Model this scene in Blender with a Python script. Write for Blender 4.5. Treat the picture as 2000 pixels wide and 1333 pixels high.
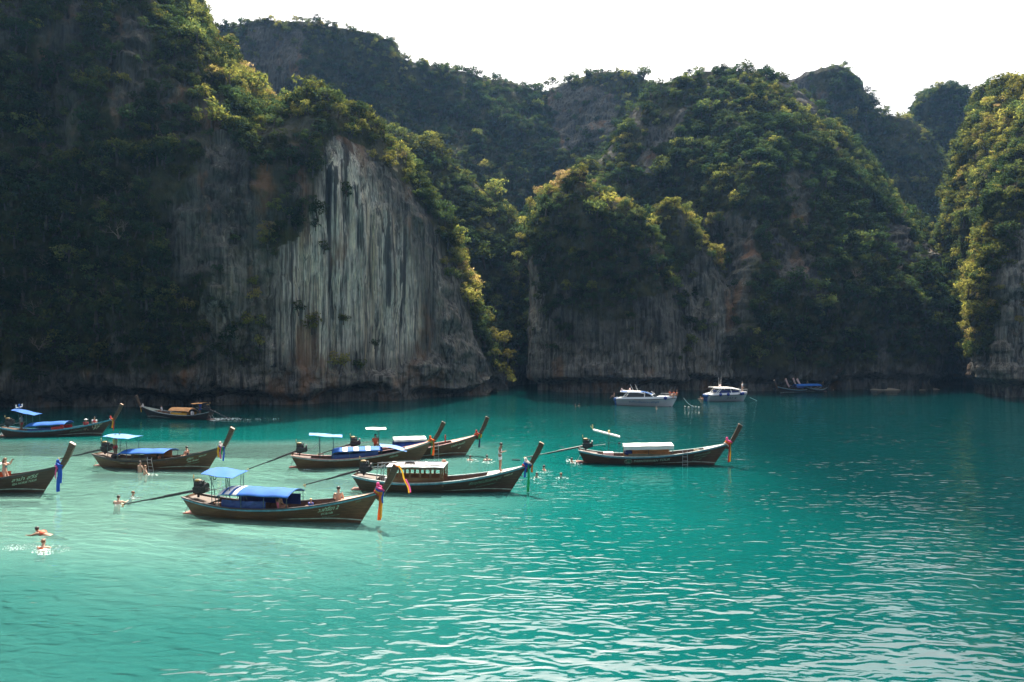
import bpy, bmesh, math, random
import numpy as np
from mathutils import Vector, Matrix

random.seed(7)
rng = np.random.default_rng(11)
for o in list(bpy.data.objects):
    bpy.data.objects.remove(o)
SC = bpy.context.scene
COL = SC.collection

# ---------------------------------------------------------------- camera, sky, sun, exposure
CAMH, F, CX, CY = 9.1, 1333.333, 1000.0, 666.5
SUN_EL, SUN_AZ = 57.0, 4.0          # azimuth from +Y, positive to the right
SUN_STRENGTH, SKY_STRENGTH, EXPOSURE = 5.0, 0.135, 1.2
cam = bpy.data.cameras.new('camera')
cam.lens, cam.sensor_width = 24.0, 36.0
cam.clip_start, cam.clip_end = 0.1, 3000
camo = bpy.data.objects.new('camera', cam)
camo.location = (0, 0, CAMH)
camo.rotation_euler = (math.radians(90), 0, 0)
COL.objects.link(camo)
SC.camera = camo

world = bpy.data.worlds.new("World")
SC.world = world
world.use_nodes = True
wn, wl = world.node_tree.nodes, world.node_tree.links
wn.clear()
sky = wn.new('ShaderNodeTexSky')
sky.sky_type = 'NISHITA'
sky.sun_disc = False
sky.sun_elevation = math.radians(SUN_EL)
sky.sun_rotation = math.radians(SUN_AZ)
sky.altitude = 0
sky.air_density = 1.0
sky.dust_density = 10.0
sky.ozone_density = 1.0
hs = wn.new('ShaderNodeHueSaturation')
hs.inputs['Saturation'].default_value = 0.5
bg = wn.new('ShaderNodeBackground')
bg.inputs['Strength'].default_value = SKY_STRENGTH
wo = wn.new('ShaderNodeOutputWorld')
wl.new(sky.outputs[0], hs.inputs['Color'])
wl.new(hs.outputs[0], bg.inputs['Color'])
wl.new(bg.outputs[0], wo.inputs['Surface'])

sun = bpy.data.lights.new('sun', 'SUN')
sun.energy = SUN_STRENGTH
sun.angle = math.radians(0.5)
sun.color = (1.0, 0.90, 0.74)
suno = bpy.data.objects.new('sun', sun)
_a, _e = math.radians(SUN_AZ), math.radians(SUN_EL)
SUNDIR = Vector((math.cos(_e) * math.sin(_a), math.cos(_e) * math.cos(_a), math.sin(_e)))
suno.rotation_euler = SUNDIR.to_track_quat('Z', 'Y').to_euler()
suno.location = (0, 60, 140)
COL.objects.link(suno)

vs = SC.view_settings
vs.view_transform = 'Standard'
vs.look = 'None'
vs.gamma = 1.0
vs.use_curve_mapping = False
vs.exposure = EXPOSURE
SC.render.engine = 'CYCLES'
cy = SC.cycles
cy.use_denoising = True
try:
    cy.denoiser = 'OPENIMAGEDENOISE'
    cy.denoising_input_passes = 'RGB_ALBEDO_NORMAL'
except Exception:
    pass
cy.max_bounces = 6
cy.diffuse_bounces = 3
cy.glossy_bounces = 3
cy.transmission_bounces = 3
cy.transparent_max_bounces = 10
cy.volume_bounces = 0
cy.caustics_reflective = False
cy.caustics_refractive = False
cy.sample_clamp_indirect = 8
cy.blur_glossy = 0.5

# ---------------------------------------------------------------- helpers
def W(px, py, d):
    """the point at depth d that stands at photo pixel (px, py)"""
    return ((px - CX) / F * d, d, CAMH - (py - CY) / F * d)

def depth_at(py):
    return F * CAMH / (py - CY)

def water_pt(px, py):
    d = depth_at(py)
    return Vector(((px - CX) / F * d, d, 0.0))

def tag(o, label=None, cat=None, group=None, kind=None):
    if label: o['label'] = label
    if cat: o['category'] = cat
    if group: o['group'] = group
    if kind: o['kind'] = kind
    return o

def empty(name, loc=(0, 0, 0), rz=0.0, scale=1.0):
    o = bpy.data.objects.new(name, None)
    o.empty_display_size = 0.2
    COL.objects.link(o)
    o.location = loc
    o.rotation_euler = (0, 0, rz)
    o.scale = (scale,) * 3
    return o

def link_mesh(name, me, mats=None, parent=None):
    if mats is not None:
        for m in (mats if isinstance(mats, (list, tuple)) else [mats]):
            me.materials.append(m)
    o = bpy.data.objects.new(name, me)
    COL.objects.link(o)
    if parent is not None:
        o.parent = parent
    return o

class MB:
    """collects shapes for one mesh object"""
    def __init__(self):
        self.v, self.f, self.m = [], [], []
        self.mi = 0
    def add(self, vs, fs):
        b = len(self.v)
        self.v += [tuple(p) for p in vs]
        self.f += [tuple(b + i for i in f) for f in fs]
        self.m += [self.mi] * len(fs)
        return self
    def box(self, c, s, rot=None, taper=1.0):
        hx, hy, hz = s[0] / 2, s[1] / 2, s[2] / 2
        vs = []
        for z, k in ((-hz, 1.0), (hz, taper)):
            vs += [Vector((-hx * k, -hy * k, z)), Vector((hx * k, -hy * k, z)), Vector((hx * k, hy * k, z)), Vector((-hx * k, hy * k, z))]
        if rot is not None:
            vs = [rot @ p for p in vs]
        c = Vector(c)
        return self.add([p + c for p in vs], [(3, 2, 1, 0), (4, 5, 6, 7), (0, 1, 5, 4), (1, 2, 6, 5), (2, 3, 7, 6), (3, 0, 4, 7)])
    def bbox(self, c, s, b=0.02, rot=None):
        """box with bevelled edges"""
        hx, hy, hz = s[0] / 2, s[1] / 2, s[2] / 2
        b = min(b, hx * .9, hy * .9, hz * .9)
        rings = []
        for z, ins in ((-hz, b), (-hz + b, 0), (hz - b, 0), (hz, b)):
            ax, ay = hx - ins, hy - ins
            r = [(ax, ay - b), (ax - b, ay), (-ax + b, ay), (-ax, ay - b), (-ax, -ay + b), (-ax + b, -ay), (ax - b, -ay), (ax, -ay + b)]
            rings.append([Vector((x, y, z)) for x, y in r])
        vs = [p for r in rings for p in r]
        if rot is not None:
            vs = [rot @ p for p in vs]
        c = Vector(c)
        fs = [tuple(reversed(range(8))), tuple(range(24, 32))]
        for k in range(3):
            for i in range(8):
                j = (i + 1) % 8
                fs.append((k * 8 + i, k * 8 + j, k * 8 + 8 + j, k * 8 + 8 + i))
        return self.add([p + c for p in vs], fs)
    def tube(self, pts, r, n=8, cap=True):
        pts = [Vector(p) for p in pts]
        if not isinstance(r, (list, tuple)):
            r = [r] * len(pts)
        vs, fs = [], []
        prev = None
        for i, p in enumerate(pts):
            t = (pts[min(i + 1, len(pts) - 1)] - pts[max(i - 1, 0)])
            t = t.normalized() if t.length > 1e-9 else Vector((0, 0, 1))
            if prev is None:
                a = Vector((0, 0, 1)) if abs(t.z) < 0.9 else Vector((1, 0, 0))
                u = t.cross(a).normalized()
            else:
                u = (prev - t * prev.dot(t))
                u = u.normalized() if u.length > 1e-6 else t.orthogonal().normalized()
            prev = u
            w = t.cross(u)
            for k in range(n):
                a = 2 * math.pi * k / n
                vs.append(p + (u * math.cos(a) + w * math.sin(a)) * r[i])
        for i in range(len(pts) - 1):
            for k in range(n):
                k2 = (k + 1) % n
                fs.append((i * n + k, i * n + k2, (i + 1) * n + k2, (i + 1) * n + k))
        if cap:
            fs.append(tuple(reversed(range(n))))
            fs.append(tuple(range((len(pts) - 1) * n, len(pts) * n)))
        return self.add(vs, fs)
    def ell(self, c, s, nu=12, nv=8, rot=None):
        vs, fs = [], []
        for j in range(1, nv):
            th = math.pi * j / nv
            for i in range(nu):
                a = 2 * math.pi * i / nu
                vs.append(Vector((s[0] * math.sin(th) * math.cos(a), s[1] * math.sin(th) * math.sin(a), s[2] * math.cos(th))))
        top, bot = len(vs), len(vs) + 1
        vs += [Vector((0, 0, s[2])), Vector((0, 0, -s[2]))]
        for j in range(nv - 2):
            for i in range(nu):
                i2 = (i + 1) % nu
                fs.append((j * nu + i, (j + 1) * nu + i, (j + 1) * nu + i2, j * nu + i2))
        for i in range(nu):
            i2 = (i + 1) % nu
            fs.append((top, i, i2))
            fs.append((bot, (nv - 2) * nu + i2, (nv - 2) * nu + i))
        if rot is not None:
            vs = [rot @ p for p in vs]
        c = Vector(c)
        return self.add([p + c for p in vs], fs)
    def grid(self, rows):
        """rows of points, all the same length, as one sheet"""
        n = len(rows[0])
        vs = [p for r in rows for p in r]
        fs = []
        for j in range(len(rows) - 1):
            for i in range(n - 1):
                fs.append((j * n + i, j * n + i + 1, (j + 1) * n + i + 1, (j + 1) * n + i))
        return self.add(vs, fs)
    def slab(self, rows, th):
        """a sheet with thickness th downwards"""
        n, m = len(rows[0]), len(rows)
        top = [Vector(p) for r in rows for p in r]
        bot = [p - Vector((0, 0, th)) for p in top]
        N = n * m
        fs = []
        for j in range(m - 1):
            for i in range(n - 1):
                q = (j * n + i, j * n + i + 1, (j + 1) * n + i + 1, (j + 1) * n + i)
                fs.append(q)
                fs.append(tuple(N + k for k in reversed(q)))
        edge = [i for i in range(n)] + [j * n + n - 1 for j in range(1, m)] + [(m - 1) * n + i for i in range(n - 2, -1, -1)] + [j * n for j in range(m - 2, 0, -1)]
        for a, b in zip(edge, edge[1:] + edge[:1]):
            fs.append((b, a, N + a, N + b))
        return self.add(top + bot, fs)
    def mesh(self, name, smooth=False):
        me = bpy.data.meshes.new(name)
        me.from_pydata(self.v, [], self.f)
        me.polygons.foreach_set('material_index', self.m)
        if smooth:
            me.polygons.foreach_set('use_smooth', [True] * len(self.f))
        me.update()
        return me
    def build(self, name, mats, parent=None, smooth=False):
        return link_mesh(name, self.mesh(name, smooth), mats, parent)

# ---------------------------------------------------------------- noise on arrays
def _hash(ix, iy, iz, seed):
    h = (ix.astype(np.int64) * 374761393 + iy.astype(np.int64) * 668265263 + iz.astype(np.int64) * 2147483647 + seed * 1274126177) & 0xFFFFFFFF
    h = ((h ^ (h >> 13)) * 1274126177) & 0xFFFFFFFF
    h = ((h ^ (h >> 16)) * 2246822519) & 0xFFFFFFFF
    h = h ^ (h >> 15)
    return (h & 0xFFFFFF).astype(np.float64) / 0xFFFFFF

def vnoise(x, y, z, seed=0):
    fx, fy, fz = np.floor(x), np.floor(y), np.floor(z)
    tx, ty, tz = x - fx, y - fy, z - fz
    tx, ty, tz = (t * t * t * (t * (t * 6 - 15) + 10) for t in (tx, ty, tz))
    ix, iy, iz = fx.astype(np.int64), fy.astype(np.int64), fz.astype(np.int64)
    r = 0
    for dx in (0, 1):
        for dy in (0, 1):
            for dz in (0, 1):
                w = (tx if dx else 1 - tx) * (ty if dy else 1 - ty) * (tz if dz else 1 - tz)
                r = r + w * _hash(ix + dx, iy + dy, iz + dz, seed)
    return r * 2 - 1

def fbm(x, y, z, oct=4, seed=0, gain=0.5):
    s, a, t = 0, 1.0, 0
    for k in range(oct):
        s = s + a * vnoise(x * 2 ** k, y * 2 ** k, z * 2 ** k, seed + k * 17)
        t += a
        a *= gain
    return s / t

def ridged(x, y, z, oct=4, seed=0):
    s, a, t = 0, 1.0, 0
    for k in range(oct):
        s = s + a * (1 - 2 * np.abs(vnoise(x * 2 ** k, y * 2 ** k, z * 2 ** k, seed + k * 29)))
        t += a
        a *= 0.5
    return s / t

def sstep(a, b, x):
    t = np.clip((x - a) / (b - a), 0, 1)
    return t * t * (3 - 2 * t)

def inpoly(px, py, poly):
    r = np.zeros(len(px), bool)
    n = len(poly)
    for i in range(n):
        x1, y1 = poly[i]
        x2, y2 = poly[(i + 1) % n]
        c = ((y1 > py) != (y2 > py)) & (px < (x2 - x1) * (py - y1) / (y2 - y1 + 1e-9) + x1)
        r ^= c
    return r

# ---------------------------------------------------------------- materials
MATS = {}
def nmat(name):
    m = bpy.data.materials.new(name)
    m.use_nodes = True
    n, l = m.node_tree.nodes, m.node_tree.links
    n.clear()
    out = n.new('ShaderNodeOutputMaterial')
    return m, n, l, out

def ramp(n, stops, interp='LINEAR'):
    r = n.new('ShaderNodeValToRGB')
    r.color_ramp.interpolation = interp
    e = r.color_ramp.elements
    while len(e) > 1:
        e.remove(e[-1])
    e[0].position = stops[0][0]
    e[0].color = (*stops[0][1], 1)
    for p, c in stops[1:]:
        q = e.new(p)
        q.color = (*c, 1)
    return r

def simple(name, col, rough=0.6, var=0.25, scale=6.0, metal=0.0, bump=0.0, transl=0.0, spec=0.5, stretch=(1, 1, 1)):
    """a plain material with colour wear and a little relief"""
    if name in MATS:
        return MATS[name]
    m, n, l, out = nmat(name)
    tc = n.new('ShaderNodeTexCoord')
    mp = n.new('ShaderNodeMapping')
    mp.inputs['Scale'].default_value = stretch
    l.new(tc.outputs['Object'], mp.inputs[0])
    no = n.new('ShaderNodeTexNoise')
    no.inputs['Scale'].default_value = scale
    no.inputs['Detail'].default_value = 5
    l.new(mp.outputs[0], no.inputs['Vector'])
    lo = tuple(c * (1 - var) for c in col)
    hi = tuple(min(1, c * (1 + var)) for c in col)
    r = ramp(n, [(0.3, lo), (0.7, hi)])
    l.new(no.outputs['Fac'], r.inputs[0])
    b = n.new('ShaderNodeBsdfPrincipled')
    b.inputs['Roughness'].default_value = rough
    b.inputs['Metallic'].default_value = metal
    b.inputs['Specular IOR Level'].default_value = spec
    l.new(r.outputs[0], b.inputs['Base Color'])
    if bump:
        bu = n.new('ShaderNodeBump')
        bu.inputs['Strength'].default_value = 1
        bu.inputs['Distance'].default_value = bump
        l.new(no.outputs['Fac'], bu.inputs['Height'])
        l.new(bu.outputs[0], b.inputs['Normal'])
    sh = b.outputs[0]
    if transl:
        t = n.new('ShaderNodeBsdfTranslucent')
        l.new(r.outputs[0], t.inputs['Color'])
        mx = n.new('ShaderNodeMixShader')
        mx.inputs[0].default_value = transl
        l.new(b.outputs[0], mx.inputs[1])
        l.new(t.outputs[0], mx.inputs[2])
        sh = mx.outputs[0]
    l.new(sh, out.inputs['Surface'])
    MATS[name] = m
    return m

def wood(name, c1, c2, rough=0.45, sc=1.0):
    """planked timber: long strakes along local x, grain and wear"""
    if name in MATS:
        return MATS[name]
    m, n, l, out = nmat(name)
    tc = n.new('ShaderNodeTexCoord')
    mp = n.new('ShaderNodeMapping')
    mp.inputs['Scale'].default_value = (0.35 * sc, 3 * sc, 9 * sc)
    l.new(tc.outputs['Object'], mp.inputs[0])
    no = n.new('ShaderNodeTexNoise')
    no.inputs['Scale'].default_value = 3
    no.inputs['Detail'].default_value = 6
    l.new(mp.outputs[0], no.inputs['Vector'])
    r = ramp(n, [(0.3, c1), (0.72, c2)])
    l.new(no.outputs['Fac'], r.inputs[0])
    n2 = n.new('ShaderNodeTexNoise')
    n2.inputs['Scale'].default_value = 0.9
    n2.inputs['Detail'].default_value = 3
    l.new(tc.outputs['Object'], n2.inputs['Vector'])
    mx = n.new('ShaderNodeMixRGB')
    mx.blend_type = 'MULTIPLY'
    mx.inputs[0].default_value = 0.6
    r2 = ramp(n, [(0.35, (0.55, 0.55, 0.55)), (0.65, (1.2, 1.15, 1.05))])
    l.new(n2.outputs['Fac'], r2.inputs[0])
    l.new(r.outputs[0], mx.inputs[1])
    l.new(r2.outputs[0], mx.inputs[2])
    b = n.new('ShaderNodeBsdfPrincipled')
    b.inputs['Roughness'].default_value = rough
    l.new(mx.outputs[0], b.inputs['Base Color'])
    # plank seams every 16 cm of height
    sx = n.new('ShaderNodeSeparateXYZ')
    l.new(tc.outputs['Object'], sx.inputs[0])
    mu = n.new('ShaderNodeMath'); mu.operation = 'MULTIPLY'; mu.inputs[1].default_value = 6.0
    l.new(sx.outputs['Z'], mu.inputs[0])
    fr = n.new('ShaderNodeMath'); fr.operation = 'FRACT'
    l.new(mu.outputs[0], fr.inputs[0])
    pp = n.new('ShaderNodeMath'); pp.operation = 'GREATER_THAN'; pp.inputs[1].default_value = 0.1
    l.new(fr.outputs[0], pp.inputs[0])
    ad = n.new('ShaderNodeMath'); ad.operation = 'ADD'
    l.new(pp.outputs[0], ad.inputs[0]); l.new(no.outputs['Fac'], ad.inputs[1])
    bu = n.new('ShaderNodeBump')
    bu.inputs['Distance'].default_value = 0.008
    l.new(ad.outputs[0], bu.inputs['Height'])
    l.new(bu.outputs[0], b.inputs['Normal'])
    l.new(b.outputs[0], out.inputs['Surface'])
    MATS[name] = m
    return m

def rock_material():
    m, n, l, out = nmat('limestone')
    tc = n.new('ShaderNodeTexCoord')
    def noise(scale, vec, detail=5, rough=0.55, dist=0.0):
        mp = n.new('ShaderNodeMapping')
        mp.inputs['Scale'].default_value = vec
        l.new(tc.outputs['Object'], mp.inputs[0])
        t = n.new('ShaderNodeTexNoise')
        t.inputs['Scale'].default_value = scale
        t.inputs['Detail'].default_value = detail
        t.inputs['Roughness'].default_value = rough
        t.inputs['Distortion'].default_value = dist
        l.new(mp.outputs[0], t.inputs['Vector'])
        return t
    st = noise(0.62, (1, 1, 0.032), 5, 0.6, 0.25)      # long vertical run-off stains
    st2 = noise(1.7, (1, 1, 0.06), 4, 0.6, 0.2)
    bl = noise(0.10, (1, 1, 0.8), 5, 0.55)             # broad weathering
    fi = noise(1.3, (1, 1, 0.55), 8, 0.65)             # fine grain
    vo = noise(0.055, (1, 1, 0.6), 3)
    streak = n.new('ShaderNodeAttribute'); streak.attribute_name = 'streak'
    veg = n.new('ShaderNodeAttribute'); veg.attribute_name = 'veg'
    rs = ramp(n, [(0.30, (0.05, 0.055, 0.058)), (0.40, (0.09, 0.095, 0.095)), (0.44, (0.60, 0.57, 0.49)), (0.475, (0.26, 0.26, 0.235)), (0.51, (0.68, 0.63, 0.53)), (0.545, (0.14, 0.145, 0.14)), (0.58, (0.58, 0.51, 0.40)), (0.63, (0.08, 0.086, 0.09)), (0.70, (0.42, 0.35, 0.26))])
    l.new(st.outputs['Fac'], rs.inputs[0])
    rs2 = ramp(n, [(0.38, (0.22, 0.24, 0.25)), (0.47, (0.85, 0.85, 0.85)), (0.53, (1.05, 1.03, 1)), (0.64, (1.35, 1.28, 1.12))])
    l.new(st2.outputs['Fac'], rs2.inputs[0])
    mul = n.new('ShaderNodeMixRGB'); mul.blend_type = 'MULTIPLY'; mul.inputs[0].default_value = 0.9
    l.new(rs.outputs[0], mul.inputs[1]); l.new(rs2.outputs[0], mul.inputs[2])
    rg = ramp(n, [(0.30, (0.025, 0.027, 0.027)), (0.45, (0.065, 0.067, 0.065)), (0.55, (0.13, 0.128, 0.118)), (0.62, (0.07, 0.07, 0.066)), (0.74, (0.30, 0.28, 0.24))])
    l.new(st2.outputs['Fac'], rg.inputs[0])
    rb = ramp(n, [(0.38, (0.5, 0.5, 0.5)), (0.65, (1.3, 1.25, 1.15))])
    l.new(bl.outputs['Fac'], rb.inputs[0])
    mg = n.new('ShaderNodeMixRGB'); mg.blend_type = 'MULTIPLY'; mg.inputs[0].default_value = 1
    l.new(rg.outputs[0], mg.inputs[1]); l.new(rb.outputs[0], mg.inputs[2])
    m1 = n.new('ShaderNodeMixRGB')
    l.new(streak.outputs['Fac'], m1.inputs[0]); l.new(mg.outputs[0], m1.inputs[1]); l.new(mul.outputs[0], m1.inputs[2])
    # rusty iron staining in patches
    ro = ramp(n, [(0.565, (0, 0, 0)), (0.66, (0.62, 0.62, 0.62))])
    ov = noise(0.16, (1, 1, 0.35), 5, 0.6)
    l.new(ov.outputs['Fac'], ro.inputs[0])
    m2 = n.new('ShaderNodeMixRGB'); m2.inputs[2].default_value = (0.21, 0.105, 0.048, 1)
    l.new(ro.outputs[0], m2.inputs[0]); l.new(m1.outputs[0], m2.inputs[1])
    # soil, moss and undergrowth where plants grow
    rv = ramp(n, [(0.3, (0.018, 0.022, 0.010)), (0.5, (0.035, 0.042, 0.016)), (0.7, (0.075, 0.066, 0.034))])
    l.new(fi.outputs['Fac'], rv.inputs[0])
    vm = n.new('ShaderNodeMath'); vm.operation = 'MULTIPLY_ADD'; vm.use_clamp = True
    vsub = n.new('ShaderNodeMath'); vsub.operation = 'SUBTRACT'; vsub.inputs[1].default_value = 0.5
    l.new(fi.outputs['Fac'], vsub.inputs[0])
    l.new(vsub.outputs[0], vm.inputs[0]); vm.inputs[1].default_value = 1.6
    l.new(veg.outputs['Fac'], vm.inputs[2])
    m3 = n.new('ShaderNodeMixRGB')
    l.new(vm.outputs[0], m3.inputs[0]); l.new(m2.outputs[0], m3.inputs[1]); l.new(rv.outputs[0], m3.inputs[2])
    b = n.new('ShaderNodeBsdfPrincipled')
    b.inputs['Roughness'].default_value = 0.95
    b.inputs['Specular IOR Level'].default_value = 0.1
    l.new(m3.outputs[0], b.inputs['Base Color'])
    h = n.new('ShaderNodeMath'); h.operation = 'MULTIPLY_ADD'; h.inputs[1].default_value = 0.5
    l.new(st2.outputs['Fac'], h.inputs[0]); l.new(fi.outputs['Fac'], h.inputs[2])
    bu = n.new('ShaderNodeBump'); bu.inputs['Distance'].default_value = 0.55
    bu.inputs['Strength'].default_value = 0.9
    l.new(h.outputs[0], bu.inputs['Height']); l.new(bu.outputs[0], b.inputs['Normal'])
    l.new(b.outputs[0], out.inputs['Surface'])
    return m

def leaf_material():
    m, n, l, out = nmat('leaves')
    at = n.new('ShaderNodeAttribute'); at.attribute_type = 'INSTANCER'; at.attribute_name = 'tone'
    cl = n.new('ShaderNodeAttribute'); cl.attribute_name = 'leaf_tint'
    oi = n.new('ShaderNodeObjectInfo')
    a1 = n.new('ShaderNodeMath'); a1.operation = 'MULTIPLY_ADD'; a1.inputs[1].default_value = 0.36
    s1 = n.new('ShaderNodeMath'); s1.operation = 'SUBTRACT'; s1.inputs[1].default_value = 0.5
    l.new(cl.outputs['Fac'], s1.inputs[0])
    l.new(s1.outputs[0], a1.inputs[0]); l.new(at.outputs['Fac'], a1.inputs[2])
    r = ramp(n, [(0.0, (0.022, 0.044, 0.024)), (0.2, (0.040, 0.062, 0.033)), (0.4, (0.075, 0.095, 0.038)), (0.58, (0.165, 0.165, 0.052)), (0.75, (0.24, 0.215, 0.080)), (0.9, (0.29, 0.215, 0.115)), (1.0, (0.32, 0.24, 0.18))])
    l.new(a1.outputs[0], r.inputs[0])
    hv = n.new('ShaderNodeHueSaturation')
    v = n.new('ShaderNodeMapRange'); v.inputs[3].default_value = 0.5; v.inputs[4].default_value = 1.65
    l.new(oi.outputs['Random'], v.inputs[0]); l.new(v.outputs[0], hv.inputs['Value'])
    l.new(r.outputs[0], hv.inputs['Color'])
    d = n.new('ShaderNodeBsdfDiffuse')
    t = n.new('ShaderNodeBsdfTranslucent')
    l.new(hv.outputs[0], d.inputs['Color'])
    tb = n.new('ShaderNodeMixRGB'); tb.blend_type = 'MULTIPLY'; tb.inputs[0].default_value = 1
    tb.inputs[2].default_value = (1.35, 1.35, 0.8, 1)
    l.new(hv.outputs[0], tb.inputs[1]); l.new(tb.outputs[0], t.inputs['Color'])
    mx = n.new('ShaderNodeMixShader'); mx.inputs[0].default_value = 0.5
    l.new(d.outputs[0], mx.inputs[1]); l.new(t.outputs[0], mx.inputs[2])
    l.new(mx.outputs[0], out.inputs['Surface'])
    return m

def water_material():
    m, n, l, out = nmat('sea_water')
    ge = n.new('ShaderNodeNewGeometry')
    sp = n.new('ShaderNodeSeparateXYZ'); l.new(ge.outputs['Position'], sp.inputs[0])
    wn_ = n.new('ShaderNodeTexNoise'); wn_.inputs['Scale'].default_value = 0.055; wn_.inputs['Detail'].default_value = 4
    l.new(ge.outputs['Position'], wn_.inputs['Vector'])
    def math_(op, a, b=None, c=None, clamp=False):
        k = n.new('ShaderNodeMath'); k.operation = op; k.use_clamp = clamp
        for i, x in enumerate((a, b, c)):
            if x is None: continue
            if hasattr(x, 'links'): l.new(x, k.inputs[i])
            else: k.inputs[i].default_value = x
        return k.outputs[0]
    def maprange(x, a, b, lo, hi):
        k = n.new('ShaderNodeMapRange'); k.interpolation_type = 'SMOOTHSTEP'
        l.new(x, k.inputs[0])
        for i, q in zip((1, 2, 3, 4), (a, b, lo, hi)): k.inputs[i].default_value = q
        return k.outputs[0]
    nz = math_('SUBTRACT', wn_.outputs['Fac'], 0.5)
    xw = math_('MULTIPLY_ADD', nz, 16.0, sp.outputs['X'])
    yw = math_('MULTIPLY_ADD', nz, 10.0, sp.outputs['Y'])
    pale = math_('MULTIPLY', maprange(xw, -18.0, 4.0, 1.0, 0.0), maprange(yw, 58.0, 64.0, 1.0, 0.0))
    mid = math_('MULTIPLY', math_('MULTIPLY', maprange(xw, -6.0, 26.0, 1.0, 0.0), maprange(yw, 50.0, 95.0, 1.0, 0.15)), maprange(sp.outputs['Y'], 14.0, 42.0, 0.42, 1.0))
    near = maprange(math_('MULTIPLY_ADD', nz, 14.0, sp.outputs['Y']), 21.0, 36.0, 0.0, 1.0)
    pale = math_('MULTIPLY', pale, math_('MULTIPLY_ADD', near, 0.88, 0.12))
    c0 = n.new('ShaderNodeMixRGB')
    c0.inputs[1].default_value = (0.0004, 0.028, 0.031, 1)
    c0.inputs[2].default_value = (0.0004, 0.135, 0.122, 1)
    l.new(mid, c0.inputs[0])
    c1 = n.new('ShaderNodeMixRGB')
    c1.inputs[2].default_value = (0.20, 0.40, 0.355, 1)
    l.new(pale, c1.inputs[0]); l.new(c0.outputs[0], c1.inputs[1])
    # waves: three sizes of relief
    def wave(scale, vec, detail, dist=0.0, rot=0.0):
        mp = n.new('ShaderNodeMapping'); mp.inputs['Scale'].default_value = vec
        mp.inputs['Rotation'].default_value = (0, 0, rot)
        l.new(ge.outputs['Position'], mp.inputs[0])
        t = n.new('ShaderNodeTexNoise'); t.inputs['Scale'].default_value = scale
        t.inputs['Detail'].default_value = detail; t.inputs['Distortion'].default_value = dist
        t.inputs['Roughness'].default_value = 0.5
        l.new(mp.outputs[0], t.inputs['Vector'])
        return t.outputs['Fac']
    w1 = wave(0.42, (0.8, 1.5, 1), 2.0, 0.4, 0.2)
    w2 = wave(1.7, (0.55, 1.3, 1), 1.2, 0.8, 0.2)
    w3 = wave(5.0, (0.7, 1.3, 1), 2.0, 0.3, -0.2)
    hgt = math_('ADD', math_('MULTIPLY', w1, 0.042), math_('ADD', math_('MULTIPLY', w2, 0.046), math_('MULTIPLY', w3, 0.0045)))
    hgt = math_('MULTIPLY', hgt, math_('MULTIPLY', maprange(sp.outputs['X'], -30.0, 14.0, 1.0, 1.25), maprange(wave(0.09, (0.7, 1.2, 1), 2.0, 0.5), 0.35, 0.65, 0.65, 1.3)))
    bu = n.new('ShaderNodeBump'); bu.inputs['Strength'].default_value = 1.0; bu.inputs['Distance'].default_value = 1.0
    l.new(hgt, bu.inputs['Height'])
    gl = n.new('ShaderNodeBsdfGlossy'); gl.inputs['Roughness'].default_value = 0.03
    l.new(bu.outputs[0], gl.inputs['Normal'])
    di = n.new('ShaderNodeBsdfDiffuse'); l.new(c1.outputs[0], di.inputs['Color'])
    bd = n.new('ShaderNodeBump'); bd.inputs['Strength'].default_value = 1.0; bd.inputs['Distance'].default_value = 5.0
    l.new(hgt, bd.inputs['Height']); l.new(bd.outputs[0], di.inputs['Normal'])
    tr = n.new('ShaderNodeBsdfTransparent'); tr.inputs['Color'].default_value = (0.60, 0.96, 0.91, 1)
    mt = n.new('ShaderNodeMixShader')
    tf = math_('MULTIPLY_ADD', pale, 0.56, math_('MULTIPLY_ADD', mid, 0.12, 0.03))
    l.new(tf, mt.inputs[0]); l.new(di.outputs[0], mt.inputs[1]); l.new(tr.outputs[0], mt.inputs[2])
    fr = n.new('ShaderNodeFresnel'); fr.inputs['IOR'].default_value = 1.85
    l.new(bu.outputs[0], fr.inputs['Normal'])
    mx = n.new('ShaderNodeMixShader')
    l.new(fr.outputs[0], mx.inputs[0]); l.new(mt.outputs[0], mx.inputs[1]); l.new(gl.outputs[0], mx.inputs[2])
    l.new(mx.outputs[0], out.inputs['Surface'])
    return m

ROCK = rock_material()
LEAF = leaf_material()
WATER = water_material()
SAND = simple('bed_sand', (0.55, 0.52, 0.45), 0.9, 0.15, 0.4)
BEACH = simple('beach_sand', (0.50, 0.42, 0.31), 0.9, 0.2, 1.2)
BARK = simple('bark', (0.06, 0.05, 0.04), 0.9, 0.4, 5.0)
# ---------------------------------------------------------------- terrain: cliffs and hills
TERR = []      # (name, V (rows, cols, 3), front rows, zone options)

def grid_normals(V):
    du = np.gradient(V, axis=1)
    dv = np.gradient(V, axis=0)
    N = np.cross(du, dv)
    L = np.linalg.norm(N, axis=2, keepdims=True)
    return N / np.maximum(L, 1e-9)

def proj(V):
    d = np.maximum(V[..., 1], 1)
    return V[..., 0] / d * F + CX, (CAMH - V[..., 2]) / d * F + CY

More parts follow.
